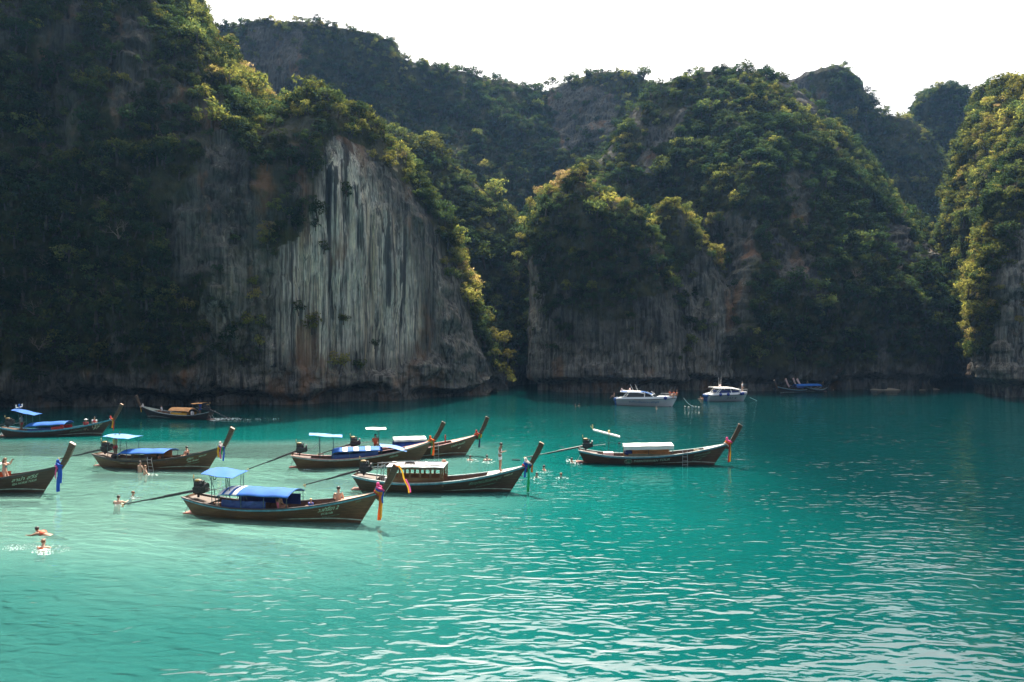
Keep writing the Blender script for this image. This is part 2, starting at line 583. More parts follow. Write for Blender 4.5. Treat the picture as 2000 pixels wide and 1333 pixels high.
def rockify(V, big, flute, fine, wcrest, seed, notch=3.0, smooth=None):
    """push the surface in and out along its own normal: buttresses, run-off flutes, broken ledges"""
    N = grid_normals(V)
    if N[V.shape[0] // 2, :, 1].mean() > 0:
        N = -N
    x, y, z = V[..., 0], V[..., 1], V[..., 2]
    d = big * fbm(x * .045, y * .045, z * .03, 3, seed)
    d += .55 * big * ridged(x * .032 + .3 * fbm(x * .02, y * .02, z * .03, 2, seed + 3), y * .032, z * .012, 3, seed + 2)
    d += flute * ridged(x * .17, y * .17, z * .022, 4, seed + 5)
    d += flute * .55 * fbm(x * .5, y * .5, z * .06, 3, seed + 9)
    d += fine * fbm(x * .55, y * .55, z * .5, 4, seed + 13)
    d += fine * .9 * np.abs(fbm(x * .12, y * .12, z * .22, 3, seed + 21)) * 2
    if smooth is not None:
        # the striped wall: hardly any ledges, only long upright flutes
        px, py = proj(V)
        m = inpoly(px.ravel(), py.ravel(), smooth).reshape(px.shape).astype(float)
        for _ in range(6):
            m = (m + np.roll(m, 1, 0) + np.roll(m, -1, 0) + np.roll(m, 1, 1) + np.roll(m, -1, 1)) / 5
        d2 = big * .5 * fbm(x * .05, y * .05, z * .02, 2, seed) + flute * .75 * ridged(x * .2, y * .2, z * .012, 3, seed + 5) + flute * .75 * fbm(x * .9, y * .9, z * .03, 3, seed + 9) + fine * .35 * fbm(x * .5, y * .5, z * .25, 4, seed + 13)
        d = d * (1 - m) + d2 * m
    nz = fbm(x * .09, y * .09, z * 0, 3, seed + 31)
    Nh = N.copy(); Nh[..., 2] = 0
    Nh /= np.maximum(np.linalg.norm(Nh, axis=2, keepdims=True), 1e-6)
    V2 = V + N * (d * wcrest)[..., None]
    ins = notch * (.75 + .9 * fbm(x * .2, y * .2, z * 0, 2, seed + 41)) * (1 - sstep(1.0 + nz * 1.6, 2.6 + nz * 2.0, z))
    V2 = V2 - Nh * ins[..., None]
    return V2

def terrain_mesh(name, V, veg, streak, closed_u=False):
    r, c = V.shape[:2]
    co = V.reshape(-1, 3)
    j, i = np.meshgrid(np.arange(r - 1), np.arange(c - 1), indexing='ij')
    a = (j * c + i).ravel()
    fs = np.stack([a, a + 1, a + c + 1, a + c], 1)
    me = bpy.data.meshes.new(name)
    me.vertices.add(len(co)); me.vertices.foreach_set('co', co.astype(np.float32).ravel())
    me.loops.add(fs.size); me.loops.foreach_set('vertex_index', fs.astype(np.int32).ravel())
    me.polygons.add(len(fs))
    me.polygons.foreach_set('loop_start', np.arange(0, fs.size, 4, dtype=np.int32))
    me.polygons.foreach_set('loop_total', np.full(len(fs), 4, np.int32))
    me.update(calc_edges=True)
    me.polygons.foreach_set('use_smooth', np.zeros(len(fs), bool))
    for nm, arr in (('veg', veg), ('streak', streak)):
        at = me.attributes.new(nm, 'FLOAT', 'POINT')
        at.data.foreach_set('value', arr.astype(np.float32).ravel())
    me.validate()
    o = link_mesh(name, me, ROCK)
    tag(o, kind='structure')
    return o

def masks(V, o, vfrac):
    """how much grows where, and where the pale run-off stripes are"""
    x, y, z = V[..., 0], V[..., 1], V[..., 2]
    px, py = proj(V)
    n = fbm(x * .055, y * .055, z * .03, 4, o['seed'] + 50) + .35 * fbm(x * .25, y * .25, z * .09, 3, o['seed'] + 60)
    t = o['bare']
    veg = sstep(t - .12, t + .16, n)
    jit = 22 * fbm(x * .12, y * .12, z * .08, 3, o['seed'] + 77)
    for poly, s in o.get('rock', []):
        m = inpoly((px + jit).ravel(), (py + jit * .7).ravel(), poly).reshape(px.shape)
        veg = np.where(m, veg * s, veg)
    for poly, s in o.get('green', []):
        m = inpoly((px + jit).ravel(), (py + jit * .7).ravel(), poly).reshape(px.shape)
        veg = np.where(m, np.maximum(veg, s), veg)
    veg = np.maximum(veg, o.get('cap', 0.0) * sstep(.90, .95, vfrac))
    veg = veg * sstep(2.5, 6.5, z + 2 * n)
    st = np.zeros_like(veg) + o.get('streak0', 0.0)
    for poly, s in o.get('streak', []):
        acc = 0
        for k in range(6):
            jx = (6 + 5 * k) * fbm(x * .12, y * .12, z * .05, 3, o['seed'] + 300 + k)
            jy = (16 + 16 * k) * fbm(x * .9, y * .9, z * .01, 2, o['seed'] + 320 + k)
            acc = acc + inpoly((px + jx).ravel(), (py + jy).ravel(), poly).reshape(px.shape) / 6
        st = st * (1 - acc) + s * acc
    # soften
    for _ in range(3):
        st = (st + np.roll(st, 1, 0) + np.roll(st, -1, 0) + np.roll(st, 1, 1) + np.roll(st, -1, 1)) / 5
    return veg, st

def loft(name, cols, nu, nv, o, back=30, nback=10):
    """a hillside from a shoreline up to its crest and down behind it"""
    cols = np.array(cols, float)
    t = np.linspace(0, 1, len(cols))
    seg = np.hypot(np.diff(cols[:, 2]), np.diff(cols[:, 3])) + np.abs(np.diff(cols[:, 0])) * .5
    t = np.concatenate([[0], np.cumsum(seg)]); t /= t[-1]
    u = np.linspace(0, 1, nu)
    C = np.stack([np.interp(u, t, cols[:, k]) for k in range(cols.shape[1])], 1)
    bx, bw, cx, cyy, dc, p = C.T
    k = 5
    ker = np.ones(k) / k
    def sm(a):
        return np.convolve(np.pad(a, k // 2, 'edge'), ker, 'valid')
    bd = F * CAMH / (bw - CY)
    B = np.stack([(bx - CX) / F * bd, bd], 1)
    T = np.stack([(cx - CX) / F * dc, dc], 1)
    H = CAMH - (cyy - CY) / F * dc
    v = np.linspace(0, 1, nv) ** 1.0
    s = v[:, None] ** p[None, :]
    V = np.zeros((nv + nback, nu, 3))
    for a in (0, 1):
        V[:nv, :, a] = B[None, :, a] * (1 - s) + T[None, :, a] * s
    V[:nv, :, 2] = -2.5 + (H[None, :] + 2.5) * v[:, None]
    for q in range(nback):
        w = (q + 1) / nback
        V[nv + q, :, 0] = T[:, 0] * (1 + back / dc * w)
        V[nv + q, :, 1] = T[:, 1] + back * w
        V[nv + q, :, 2] = H - (H + 4) * (w ** 2.2)
    vf = np.concatenate([v, np.ones(nback)])[:, None] * np.ones((1, nu))
    wc = 1 - .72 * sstep(.72, .98, vf)
    V2 = rockify(V, o['big'], o['flute'], o['fine'], wc, o['seed'], o.get('notch', 3.0), o.get('smooth'))
    veg, st = masks(V2, o, vf)
    ob = terrain_mesh(name, V2, veg, st)
    TERR.append((name, V2, nv + 2, veg, vf, o))
    return ob

def rings(name, xl, xr, ytop, dcen, dfront0, dback0, dfront1, dback1, nu, nv, o, n=2.4):
    """a free-standing karst tower from its outline on both sides; (y, x) lists run from the water up"""
    xl = np.array(xl, float)[::-1]; xr = np.array(xr, float)[::-1]
    ybot = CY + CAMH * F / dcen + 20
    yy = ybot + (ytop - ybot) * (1 - (1 - np.linspace(0, 1, nv)) ** 1.25)
    L = (np.interp(yy, xl[:, 0], xl[:, 1]) - CX) / F * dcen
    R = (np.interp(yy, xr[:, 0], xr[:, 1]) - CX) / F * dcen
    Z = CAMH - (yy - CY) / F * dcen
    fr = np.linspace(0, 1, nv)
    V = np.zeros((nv + 5, nu, 3))
    ph = np.linspace(-math.pi * .75, math.pi * 1.25, nu)
    for k in range(nv + 5):
        q = min(k, nv - 1)
        sh = 1.0 if k < nv else (.8, .55, .3, .12, 0.0)[k - nv]
        a = (R[q] - L[q]) / 2
        xc = (R[q] + L[q]) / 2
        f = dfront0 + (dfront1 - dfront0) * fr[q] ** 1.6
        b = dback0 + (dback1 - dback0) * fr[q] ** 1.6
        c, s_ = np.cos(ph), np.sin(ph)
        e = 2 / n
        X = xc + a * sh * np.sign(c) * np.abs(c) ** e
        S = np.sign(s_) * np.abs(s_) ** e
        Y = dcen + np.where(S < 0, S * (dcen - f), S * (b - dcen)) * sh
        X = X + o.get('shear', 0.0) * (Y - b) * sstep(.3, -.9, c) * sh
        V[k, :, 0], V[k, :, 1] = X, Y
        V[k, :, 2] = Z[q] + (0 if k < nv else (1 - sh) * 1.2)
    vf = np.concatenate([fr, np.ones(5)])[:, None] * np.ones((1, nu))
    wc = 1 - .7 * sstep(.75, 1.0, vf)
    # outward push
    V2 = V.copy()
    N = grid_normals(V)
    cen = V.mean(axis=1, keepdims=True)
    if ((V - cen) * N)[: nv].sum() < 0:
        N = -N
    x, y, z = V[..., 0], V[..., 1], V[..., 2]
    sd = o['seed']
    d = o['big'] * fbm(x * .05, y * .05, z * .04, 3, sd)
    d += o['flute'] * ridged(x * .17, y * .17, z * .022, 4, sd + 5)
    d += o['flute'] * .55 * fbm(x * .5, y * .5, z * .06, 3, sd + 9)
    d += o['fine'] * fbm(x * .55, y * .55, z * .5, 4, sd + 13)
    V2 = V + N * (d * wc)[..., None]
    nz = fbm(x * .09, y * .09, z * 0, 3, sd + 31)
    Nh = N.copy(); Nh[..., 2] = 0
    Nh /= np.maximum(np.linalg.norm(Nh, axis=2, keepdims=True), 1e-6)
    V2 -= Nh * (2.4 * (1 - sstep(1.1 + nz * .9, 2.6 + nz * 1.3, z)))[..., None]
    V2[:, -1] = V2[:, 0]
    V2[-1] = V2[-1].mean(axis=0)
    veg, st = masks(V2, o, vf)
    ob = terrain_mesh(name, V2, veg, st)
    o['ring'] = (float(V[nv // 2, :, 0].mean()), dcen)
    TERR.append((name, V2, nv + 4, veg, vf, o))
    return ob

BLUFF = [(560, 790), (515, 700), (530, 600), (545, 490), (615, 425), (630, 300), (665, 270), (720, 290), (775, 345), (845, 425), (885, 520), (922, 630), (950, 715), (968, 790)]
STRIPE = [(560, 690), (552, 600), (568, 450), (628, 375), (645, 275), (698, 295), (735, 385), (785, 450), (818, 560), (822, 660), (760, 705), (640, 705)]
SMOOTH = [(545, 720), (530, 600), (550, 430), (615, 360), (630, 250), (720, 270), (760, 370), (815, 450), (850, 560), (855, 690), (760, 730), (640, 725)]
O_LEFT = dict(cap=.75, smooth=SMOOTH, seed=3, big=3.2, flute=1.5, fine=1.1, bare=-.16, size=1.75, dens=.62, tone=.20, dry=.42, crest=.62, zone='left cliff',
              rock=[(BLUFF, .04), ([(365, 790), (375, 640), (400, 540), (470, 490), (560, 480), (560, 790)], .30), ([(0, 800), (0, 735), (400, 720), (560, 740), (560, 800)], .25),
                    ([(200, 150), (215, 30), (285, 20), (300, 120), (260, 230), (220, 260)], .25), ([(60, 260), (90, 60), (150, 20), (160, 200), (110, 380)], .45), ([(0, 0), (60, 0), (60, 90), (0, 120)], .3)],
              streak=[(BLUFF, .2), (STRIPE, 1.0), ([(365, 790), (375, 640), (400, 540), (470, 490), (560, 480), (560, 790)], .25)])
loft('left_cliff', [
    (-760, 806, -620, -560, 134, 3.0), (-420, 804, -300, -520, 134, 3.0), (-120, 801, -40, -430, 133, 3.0), (60, 799, 120, -260, 132, 3.0),
    (190, 798, 240, -130, 131, 3.0), (290, 797, 330, -50, 130, 3.0), (340, 797, 388, 8, 129, 3.0), (370, 797, 415, 55, 128, 3.0), (395, 796, 445, 100, 127, 3.2),
    (420, 796, 478, 152, 126, 3.4), (445, 795, 505, 195, 124, 3.6), (480, 794, 535, 216, 119, 4.5), (520, 793, 565, 220, 114, 6), (555, 792, 600, 205, 110, 8),
    (590, 790, 640, 197, 107.5, 10), (625, 789, 668, 214, 107, 11), (665, 787, 705, 238, 108, 11), (705, 785, 742, 275, 109.5, 11), (740, 784, 775, 312, 111, 11),
    (775, 782, 808, 350, 112.5, 10), (815, 780, 850, 408, 114.5, 10), (850, 778, 885, 492, 116, 9), (880, 777, 908, 570, 118, 8), (905, 776, 930, 640, 119.5, 6),
    (930, 775, 952, 705, 122, 3.0), (955, 774, 972, 765, 122, 2.5), (975, 773.5, 985, 772, 122, 2)],
    330, 190, O_LEFT, back=26)
O_GULLY = dict(seed=21, big=2.2, flute=.7, fine=.9, bare=-.6, size=2.0, dens=.38, tone=.26, dry=.22, crest=.1, zone='gully', notch=2.0)
loft('gully_slope', [
    (690, 768, 690, 250, 158, 1.0), (760, 768, 765, 262, 156, 1.0), (800, 768, 800, 272, 155, 1.0), (840, 768, 850, 300, 154, 1.0), (880, 767.5, 900, 340, 153, 1.0),
    (920, 767, 950, 382, 152, 1.0), (960, 766, 995, 418, 151, 1.0), (1000, 760, 1030, 455, 150, 1.0), (1040, 752, 1070, 470, 150, 1.0), (1090, 748, 1120, 450, 152, 1.0), (1180, 745, 1200, 430, 155, 1.0)],
    130, 100, O_GULLY, back=20)
O_BACK = dict(seed=37, big=4.5, flute=1.6, fine=1.2, bare=-.62, size=1.75, dens=.27, tone=.13, dry=.14, crest=.1, zone='back ridge', notch=0.0,
              rock=[([(490, 60), (600, 60), (590, 160), (560, 200), (500, 180)], .15), ([(1070, 180), (1150, 165), (1210, 190), (1200, 270), (1090, 300)], .2), ([(440, 90), (480, 80), (520, 200), (470, 180)], .3)])
loft('back_ridge', [
    (200, 742, 250, -120, 232, .85), (300, 742, 338, -60, 231, .8), (340, 742, 382, -25, 230, .8), (350, 742, 390, 22, 229, .8), (385, 742, 425, 60, 228, .75), (430, 742, 470, 52, 226, .7), (470, 742, 510, 42, 224, .7),
    (560, 742, 600, 48, 222, .7), (620, 742, 655, 56, 222, .72), (670, 742, 705, 58, 222, .75), (710, 742, 742, 66, 222, .8), (740, 742, 773, 78, 223, .8), (752, 742, 786, 112, 225, .85), (770, 742, 805, 122, 228, .9),
    (820, 742, 852, 132, 232, .95), (880, 742, 905, 144, 236, 1.0), (930, 742, 950, 158, 240, 1.0), (965, 742, 985, 160, 243, .95), (1000, 742, 1018, 172, 245, .9), (1040, 742, 1055, 187, 246, .8), (1080, 742, 1090, 178, 244, .75),
    (1110, 742, 1120, 162, 242, .7), (1160, 742, 1160, 148, 240, .7), (1220, 742, 1210, 142, 240, .75), (1265, 742, 1250, 148, 241, .8), (1310, 742, 1285, 178, 242, .85), (1400, 742, 1350, 215, 243, .9), (1500, 742, 1480, 240, 244, 1.0)],
    300, 130, O_BACK, back=45)
O_MID = dict(seed=53, big=4.2, flute=1.3, fine=1.2, bare=-.28, size=1.6, dens=.48, tone=.12, dry=.10, crest=.14, zone='middle mountain',
             rock=[([(1380, 420), (1480, 430), (1470, 560), (1430, 700), (1390, 640)], .3), ([(1540, 330), (1600, 330), (1590, 450), (1550, 440)], .35), ([(1300, 775), (1400, 735), (1900, 735), (1900, 775)], .3)])
loft('middle_mountain', [
    (960, 750.0, 985, 470, 165.0, 2.2), (1010, 750.0, 1030, 420, 166.3, 2.2), (1060, 750.0, 1075, 372, 167.9, 2.2), (1110, 750.0, 1125, 335, 169.6, 2.2), (1160, 750.0, 1175, 312, 171.3, 2.2), (1195, 750.0, 1210, 268, 173.0, 2.2),
    (1225, 750.0, 1240, 212, 174.2, 2.2), (1255, 750.0, 1275, 180, 175.1, 2.2), (1290, 750.0, 1310, 158, 175.5, 2.2), (1325, 750.0, 1350, 145, 175.5, 2.2), (1370, 752.3, 1400, 139, 175.5, 2.2), (1420, 758.4, 1445, 141, 175.5, 2.2), (1465, 762.6, 1490, 148, 175.5, 2.2),
    (1510, 763.0, 1530, 162, 175.1, 2.2), (1550, 763.0, 1565, 186, 174.7, 2.2), (1590, 763.0, 1600, 216, 173.8, 2.2), (1630, 762.0, 1640, 254, 172.6, 2.2), (1665, 762.0, 1680, 302, 170.9, 2.2), (1700, 762.0, 1720, 366, 169.2, 2.2), (1735, 762.0, 1755, 418, 167.5, 2.2),
    (1775, 762.0, 1800, 452, 166.3, 2.2), (1820, 762.0, 1850, 485, 165.0, 2.2), (1850, 756.0, 1868, 505, 167.0, 2.2), (1866, 747.0, 1890, 540, 168.0, 2.2), (1880, 740.0, 1915, 560, 172.0, 2.0)],
    270, 130, O_MID, back=40)
O_FAR = dict(seed=71, big=3.5, flute=2.0, fine=1.3, bare=-.28, size=2.1, dens=.17, tone=.17, dry=.12, crest=.1, zone='far ridge', notch=0.0)
loft('far_ridge', [
    (1420, 735, 1440, 200, 240, .7), (1480, 735, 1500, 172, 240, .7), (1530, 735, 1545, 160, 240, .65), (1560, 735, 1572, 148, 240, .6), (1590, 735, 1602, 140, 240, .55), (1620, 735, 1632, 134, 240, .5), (1645, 735, 1655, 146, 240, .5), (1668, 735, 1676, 156, 240, .5),
    (1680, 735, 1688, 184, 240, .5), (1694, 735, 1702, 196, 240, .55), (1702, 735, 1709, 220, 240, .6), (1725, 735, 1735, 228, 240, .6), (1755, 735, 1765, 236, 239, .6), (1785, 735, 1792, 250, 238, .6), (1810, 735, 1822, 292, 236, .6), (1840, 735, 1850, 335, 235, .6), (1880, 735, 1895, 350, 235, .6), (1960, 735, 1980, 360, 235, .6)],
    170, 110, O_FAR, back=40)
O_TOWER = dict(seed=83, big=1.5, flute=1.2, fine=.9, bare=-.6, size=2.0, dens=.55, tone=.16, dry=.1, crest=.1, zone='far tower')
rings('far_tower', [(760, 1770), (400, 1780), (300, 1786), (240, 1791), (205, 1795), (196, 1806)], [(760, 1905), (300, 1898), (240, 1890), (215, 1884), (200, 1872), (192, 1862)], 188, 262, 250, 275, 254, 270, 110, 80, O_TOWER)
EROCK = [(1008, 775), (1006, 520), (1030, 500), (1060, 560), (1075, 680), (1110, 775)]
O_PIN = dict(seed=97, big=1.6, flute=1.0, fine=.9, bare=-.25, size=1.35, dens=.80, tone=.2, dry=.34, crest=.55, zone='central pinnacle', shear=-.30, green=[([(1005, 560), (1005, 330), (1300, 330), (1330, 560), (1200, 600), (1090, 560), (1040, 480)], .8)],
             rock=[(EROCK, .12), ([(1000, 775), (1000, 690), (1100, 600), (1200, 640), (1340, 600), (1340, 775)], .18)],
             streak=[(EROCK, .35), ([(1000, 775), (1000, 690), (1340, 660), (1340, 775)], .22)])
rings('central_pinnacle', [(800, 1003), (700, 1007), (640, 1010), (560, 1012), (530, 1009), (490, 1015), (450, 1023), (405, 1042), (375, 1062), (358, 1086), (350, 1106)],
      [(800, 1338), (700, 1330), (650, 1326), (600, 1317), (545, 1302), (505, 1284), (465, 1262), (435, 1238), (412, 1212), (394, 1184), (378, 1158), (366, 1138), (356, 1122)], 350, 127, 117.5, 139, 122, 135, 210, 130, O_PIN)
O_PIN2 = dict(seed=113, big=1.4, flute=1.2, fine=.9, bare=-.3, size=1.45, dens=.7, tone=.20, dry=.2, crest=.4, zone='second pinnacle',
              rock=[([(1320, 775), (1325, 540), (1380, 490), (1440, 580), (1450, 775)], .15)], streak=[([(1320, 775), (1330, 560), (1380, 520), (1440, 620), (1450, 775)], .22)])
rings('second_pinnacle', [(800, 1250), (520, 1258), (455, 1262), (432, 1270), (420, 1286)], [(800, 1440), (700, 1433), (620, 1418), (550, 1400), (505, 1382), (470, 1364), (446, 1346), (430, 1330), (420, 1314)], 416, 136, 124, 150, 130, 144, 150, 110, O_PIN2)
GROCK = [(1930, 790), (1935, 620), (1952, 500), (2000, 430), (2200, 380), (2200, 790)]
O_RIGHT = dict(seed=131, big=2.2, flute=1.3, fine=1.0, bare=-.62, size=1.75, dens=.8, tone=.27, dry=.22, crest=.22, zone='right cliff',
               green=[([(1830, 690), (1830, 100), (2200, 100), (2200, 380), (1995, 420), (1950, 500), (1932, 600), (1925, 690)], .75)],
               rock=[(GROCK, .12), ([(1840, 790), (1850, 715), (1930, 690), (2100, 640), (2100, 790)], .15)], streak=[(GROCK, .30)])
loft('right_cliff', [
    (1891, 734, 1950, 203, 182, 2.0), (1858, 739, 1918, 199, 168, 2.1), (1838, 746.3, 1905, 193, 159, 2.2), (1858, 753, 1930, 179, 153, 2.2), (1883, 759.8, 1956, 174, 147, 2.2), (1908, 767.6, 1986, 171, 142, 2.3),
    (1931, 773.9, 2014, 165, 139, 2.6), (1961, 777, 2060, 153, 137, 3), (2036, 779, 2130, 123, 135, 3), (2186, 783, 2300, 93, 132, 3), (2466, 790, 2600, 53, 130, 3)],
    230, 150, O_RIGHT, back=30)

# ---------------------------------------------------------------- beach, sea bed, sea
def beach():
    b = MB()
    rows = []
    for k, (off, z) in enumerate(((-1.6, -.35), (-.6, .05), (.8, .28), (2.6, .55), (5.0, .9))):
        r = []
        for i in range(40):
            px = 1690 + 150 * i / 39
            w = math.sin(math.pi * i / 39) ** .5
            d = 127.2 + off * w + .5 * math.sin(i * .9) * w * .4
            r.append(((px - CX) / F * 128.0, d, z * w - .2 * (1 - w)))
        rows.append(r)
    b.grid(rows)
    o = b.build('beach', BEACH, smooth=True)
    tag(o, kind='structure')
beach()

def seabed():
    nx, ny = 150, 110
    X, Y = np.meshgrid(np.linspace(-230, 230, nx), np.linspace(-120, 190, ny))
    n = fbm(X * .055, Y * .055, X * 0, 4, 5)
    xw, yw = X + n * 6, Y + n * 4
    pale = sstep(4, -18, xw) * sstep(68, 56, yw)
    Z = -4.0 + 2.2 * pale + 1.25 * sstep(25, -5, xw) + .1 * n
    V = np.stack([X, Y, Z], 2)
    co = V.reshape(-1, 3)
    fs = [(j * nx + i, j * nx + i + 1, (j + 1) * nx + i + 1, (j + 1) * nx + i) for j in range(ny - 1) for i in range(nx - 1)]
    me = bpy.data.meshes.new('seabed')
    me.from_pydata(co.tolist(), [], fs)
    me.polygons.foreach_set('use_smooth', [True] * len(fs))
    o = link_mesh('seabed', me, SAND)
    tag(o, kind='structure')
seabed()
b = MB()
b.add([(-230, -120, 0), (230, -120, 0), (230, 190, 0), (-230, 190, 0)], [(0, 1, 2, 3)])
tag(b.build('sea', WATER), kind='structure')

# ---------------------------------------------------------------- trees
def crown_mesh(seed, nclump=15, nleaf=26, flat=.75, twig=False, size=(.13, .21)):
    r = np.random.default_rng(seed)
    V, Fc, T = [], [], []
    for c in range(nclump):
        a = r.uniform(0, 2 * math.pi)
        rad = math.sqrt(r.uniform(0.0, 1.0)) * .72
        zc = (r.uniform(.15, 1.0)) * flat * math.sqrt(max(0.05, 1 - (rad / .95) ** 2)) - .05
        if r.random() < .25:
            zc = r.uniform(-.25, .15)
        cc = np.array([rad * math.cos(a), rad * math.sin(a), zc])
        cr = r.uniform(.26, .42)
        tint = r.uniform(.15, .85)
        for k in range(nleaf):
            d = r.normal(size=3)
            d[2] = d[2] * .8 + .25
            d /= np.linalg.norm(d)
            p = cc + d * cr * r.uniform(.55, 1.08) * np.array([1, 1, .72])
            nrm = d * .8 + r.normal(size=3) * .55
            nrm /= np.linalg.norm(nrm)
            t1 = np.cross(nrm, r.normal(size=3)); t1 /= np.linalg.norm(t1)
            t2 = np.cross(nrm, t1)
            s = r.uniform(*size)
            w = s * r.uniform(.45, .75)
            b = len(V)
            V += [p - t1 * s * .6, p + t2 * w * .5 - nrm * s * .05, p + t1 * s * .6 - nrm * s * .18, p - t2 * w * .5 - nrm * s * .05]
            Fc.append((b, b + 1, b + 2, b + 3))
            T.append(min(1, max(0, tint + r.normal() * .18 + (.12 if d[2] > .5 else -.05))))
    return V, Fc, T

def twig_mesh(seed):
    """a bare dry crown: forking twigs"""
    r = np.random.default_rng(seed)
    b = MB()
    def branch(p, d, l, w, depth):
        q = p + d * l
        b.tube([p, (p + q) / 2 + Vector(r.normal(size=3)) * l * .06, q], [w, w * .8, w * .55], 4, cap=False)
        if depth:
            for k in range(3):
                e = (d + Vector(r.normal(size=3)) * .55 + Vector((0, 0, .12))).normalized()
                branch(p.lerp(q, r.uniform(.6, 1.0)), e, l * r.uniform(.6, .8), w * .55, depth - 1)
    for k in range(4):
        a = k * 1.57 + r.uniform(-.3, .3)
        branch(Vector((0, 0, -.7)), Vector((math.cos(a) * .7, math.sin(a) * .7, 1.0)).normalized(), .62, .035, 3)
    return b

def trunk_mb(seed):
    r = random.Random(seed)
    b = MB()
    lean = (r.uniform(-.15, .15), r.uniform(-.15, .15))
    pts = [Vector((lean[0] * t * t, lean[1] * t * t, -.9 + 1.15 * t)) for t in (0, .3, .6, 1)]
    b.tube(pts, [.085, .07, .055, .035], 6)
    for k in range(4):
        a = k * 1.6 + r.uniform(-.4, .4)
        p = pts[2].lerp(pts[3], r.uniform(0, .8))
        b.tube([p, p + Vector((math.cos(a) * .3, math.sin(a) * .3, .2)), p + Vector((math.cos(a) * .55, math.sin(a) * .55, .42))], [.035, .026, .012], 5, cap=False)
    return b

NVAR = 5
CROWN, TRUNK, SRC = [], [], []
for k in range(NVAR):
    V, Fc, T = crown_mesh(100 + k, nclump=(14, 17, 12, 20, 15)[k], nleaf=(26, 24, 28, 22, 26)[k], flat=(.8, .6, 1.0, .7, .9)[k])
    me = bpy.data.meshes.new('crown')
    me.from_pydata([tuple(p) for p in V], [], Fc)
    at = me.attributes.new('leaf_tint', 'FLOAT', 'FACE')
    at.data.foreach_set('value', np.array(T, np.float32))
    me.materials.append(LEAF)
    me.update()
    CROWN.append(me)
    tm = trunk_mb(k).mesh('trunk', True)
    tm.materials.append(BARK)
    TRUNK.append(tm)
    # the same tree as one mesh, for the woods
    b = trunk_mb(k)
    nv0, nf0 = len(b.v), len(b.f)
    b.mi = 1
    b.add([tuple(p) for p in V], Fc)
    jm = b.mesh('wood_tree')
    jm.materials.append(BARK); jm.materials.append(LEAF)
    at = jm.attributes.new('leaf_tint', 'FLOAT', 'FACE')
    at.data.foreach_set('value', np.array([.5] * nf0 + T, np.float32))
    SRC.append(bpy.data.objects.new('wood_tree_source', jm))
tb = twig_mesh(5)
TWIG = tb.mesh('twigs')
DRYBARK = simple('dry_twigs', (0.17, 0.13, 0.095), 0.9, 0.3, 3.0)
TWIG.materials.append(DRYBARK)
SRC.append(bpy.data.objects.new('wood_tree_source', TWIG))

def sample_points(V, rows, veg, vf, o, seed):
    """plant positions spread over a hillside where things grow"""
    r = np.random.default_rng(seed)
    P = V[:rows]
    A, B, C, D = P[:-1, :-1], P[:-1, 1:], P[1:, 1:], P[1:, :-1]
    area = np.linalg.norm(np.cross(C - A, D - B), axis=2) / 2
    vg = (veg[:rows - 1, :-1] + veg[1:rows, 1:]) / 2
    vfr = vf[:rows - 1, :-1]
    nrm = np.cross(C - A, D - B)
    nrm /= np.maximum(np.linalg.norm(nrm, axis=2, keepdims=True), 1e-9)
    w = (area * (vg ** 1.2)).ravel()
    n = int(w.sum() * o['dens'])
    idx = r.choice(len(w), n, p=w / w.sum())
    u, v = r.random(n)[:, None], r.random(n)[:, None]
    a, bb, c, d = (q.reshape(-1, 3)[idx] for q in (A, B, C, D))
    pos = a * (1 - u) * (1 - v) + bb * u * (1 - v) + c * u * v + d * (1 - u) * v
    N = nrm.reshape(-1, 3)[idx]
    vh = vfr.ravel()[idx]
    return pos, N, vh, r

EXTRA_TONE = []
WOODS = {}
for ti, (name, V, rows, veg, vf, o) in enumerate(TERR):
    pos, N, vh, r = sample_points(V, rows, veg, vf, o, 500 + ti)
    cen = V.reshape(-1, 3).mean(0)
    if 'ring' in o:
        ref = pos - np.array([o['ring'][0], o['ring'][1], 0]); ref[:, 2] = 3
    else:
        ref = np.array([0, -1, .6])
    flip = np.sign((N * ref).sum(1))
    N = N * np.where(flip == 0, 1, flip)[:, None]
    keep = (pos[:, 2] > 2.2) & (pos[:, 1] > 20)
    if 'ring' in o:
        keep &= N[:, 1] < .55
    fx = CX + pos[:, 0] / np.maximum(pos[:, 1], 1) * F
    keep &= (fx > -220) & (fx < 2220)
    pos, N, vh = pos[keep], N[keep], vh[keep]
    n = len(pos)
    sc = o['size'] * np.exp(r.normal(0, .36, n)) * .62
    sc = np.clip(sc, .55, 3.4)
    x, y, z = pos.T
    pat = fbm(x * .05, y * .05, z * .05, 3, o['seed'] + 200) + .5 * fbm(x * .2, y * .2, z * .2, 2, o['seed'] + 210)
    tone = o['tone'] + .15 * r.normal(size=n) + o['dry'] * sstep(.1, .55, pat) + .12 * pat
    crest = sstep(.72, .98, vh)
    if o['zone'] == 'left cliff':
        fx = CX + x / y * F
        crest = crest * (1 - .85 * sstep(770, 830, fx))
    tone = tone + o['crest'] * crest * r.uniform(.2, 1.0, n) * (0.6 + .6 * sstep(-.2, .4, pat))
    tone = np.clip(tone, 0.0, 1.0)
    var = r.integers(0, NVAR, n)
    var = np.where((r.random(n) < .035) & (tone > .2), NVAR, var)
    up = N * .35 + np.array([0, 0, 1.0])
    pos = pos + N * (.25 * sc)[:, None] + np.array([0, 0, 1]) * (sc * .45)[:, None]
    WOODS[name] = dict(pos=pos, N=N, sc=sc, tone=tone, var=var, rot=r.uniform(0, 2 * math.pi, n), o=o, tilt=r.normal(0, .13, (n, 2)), vh=vh)
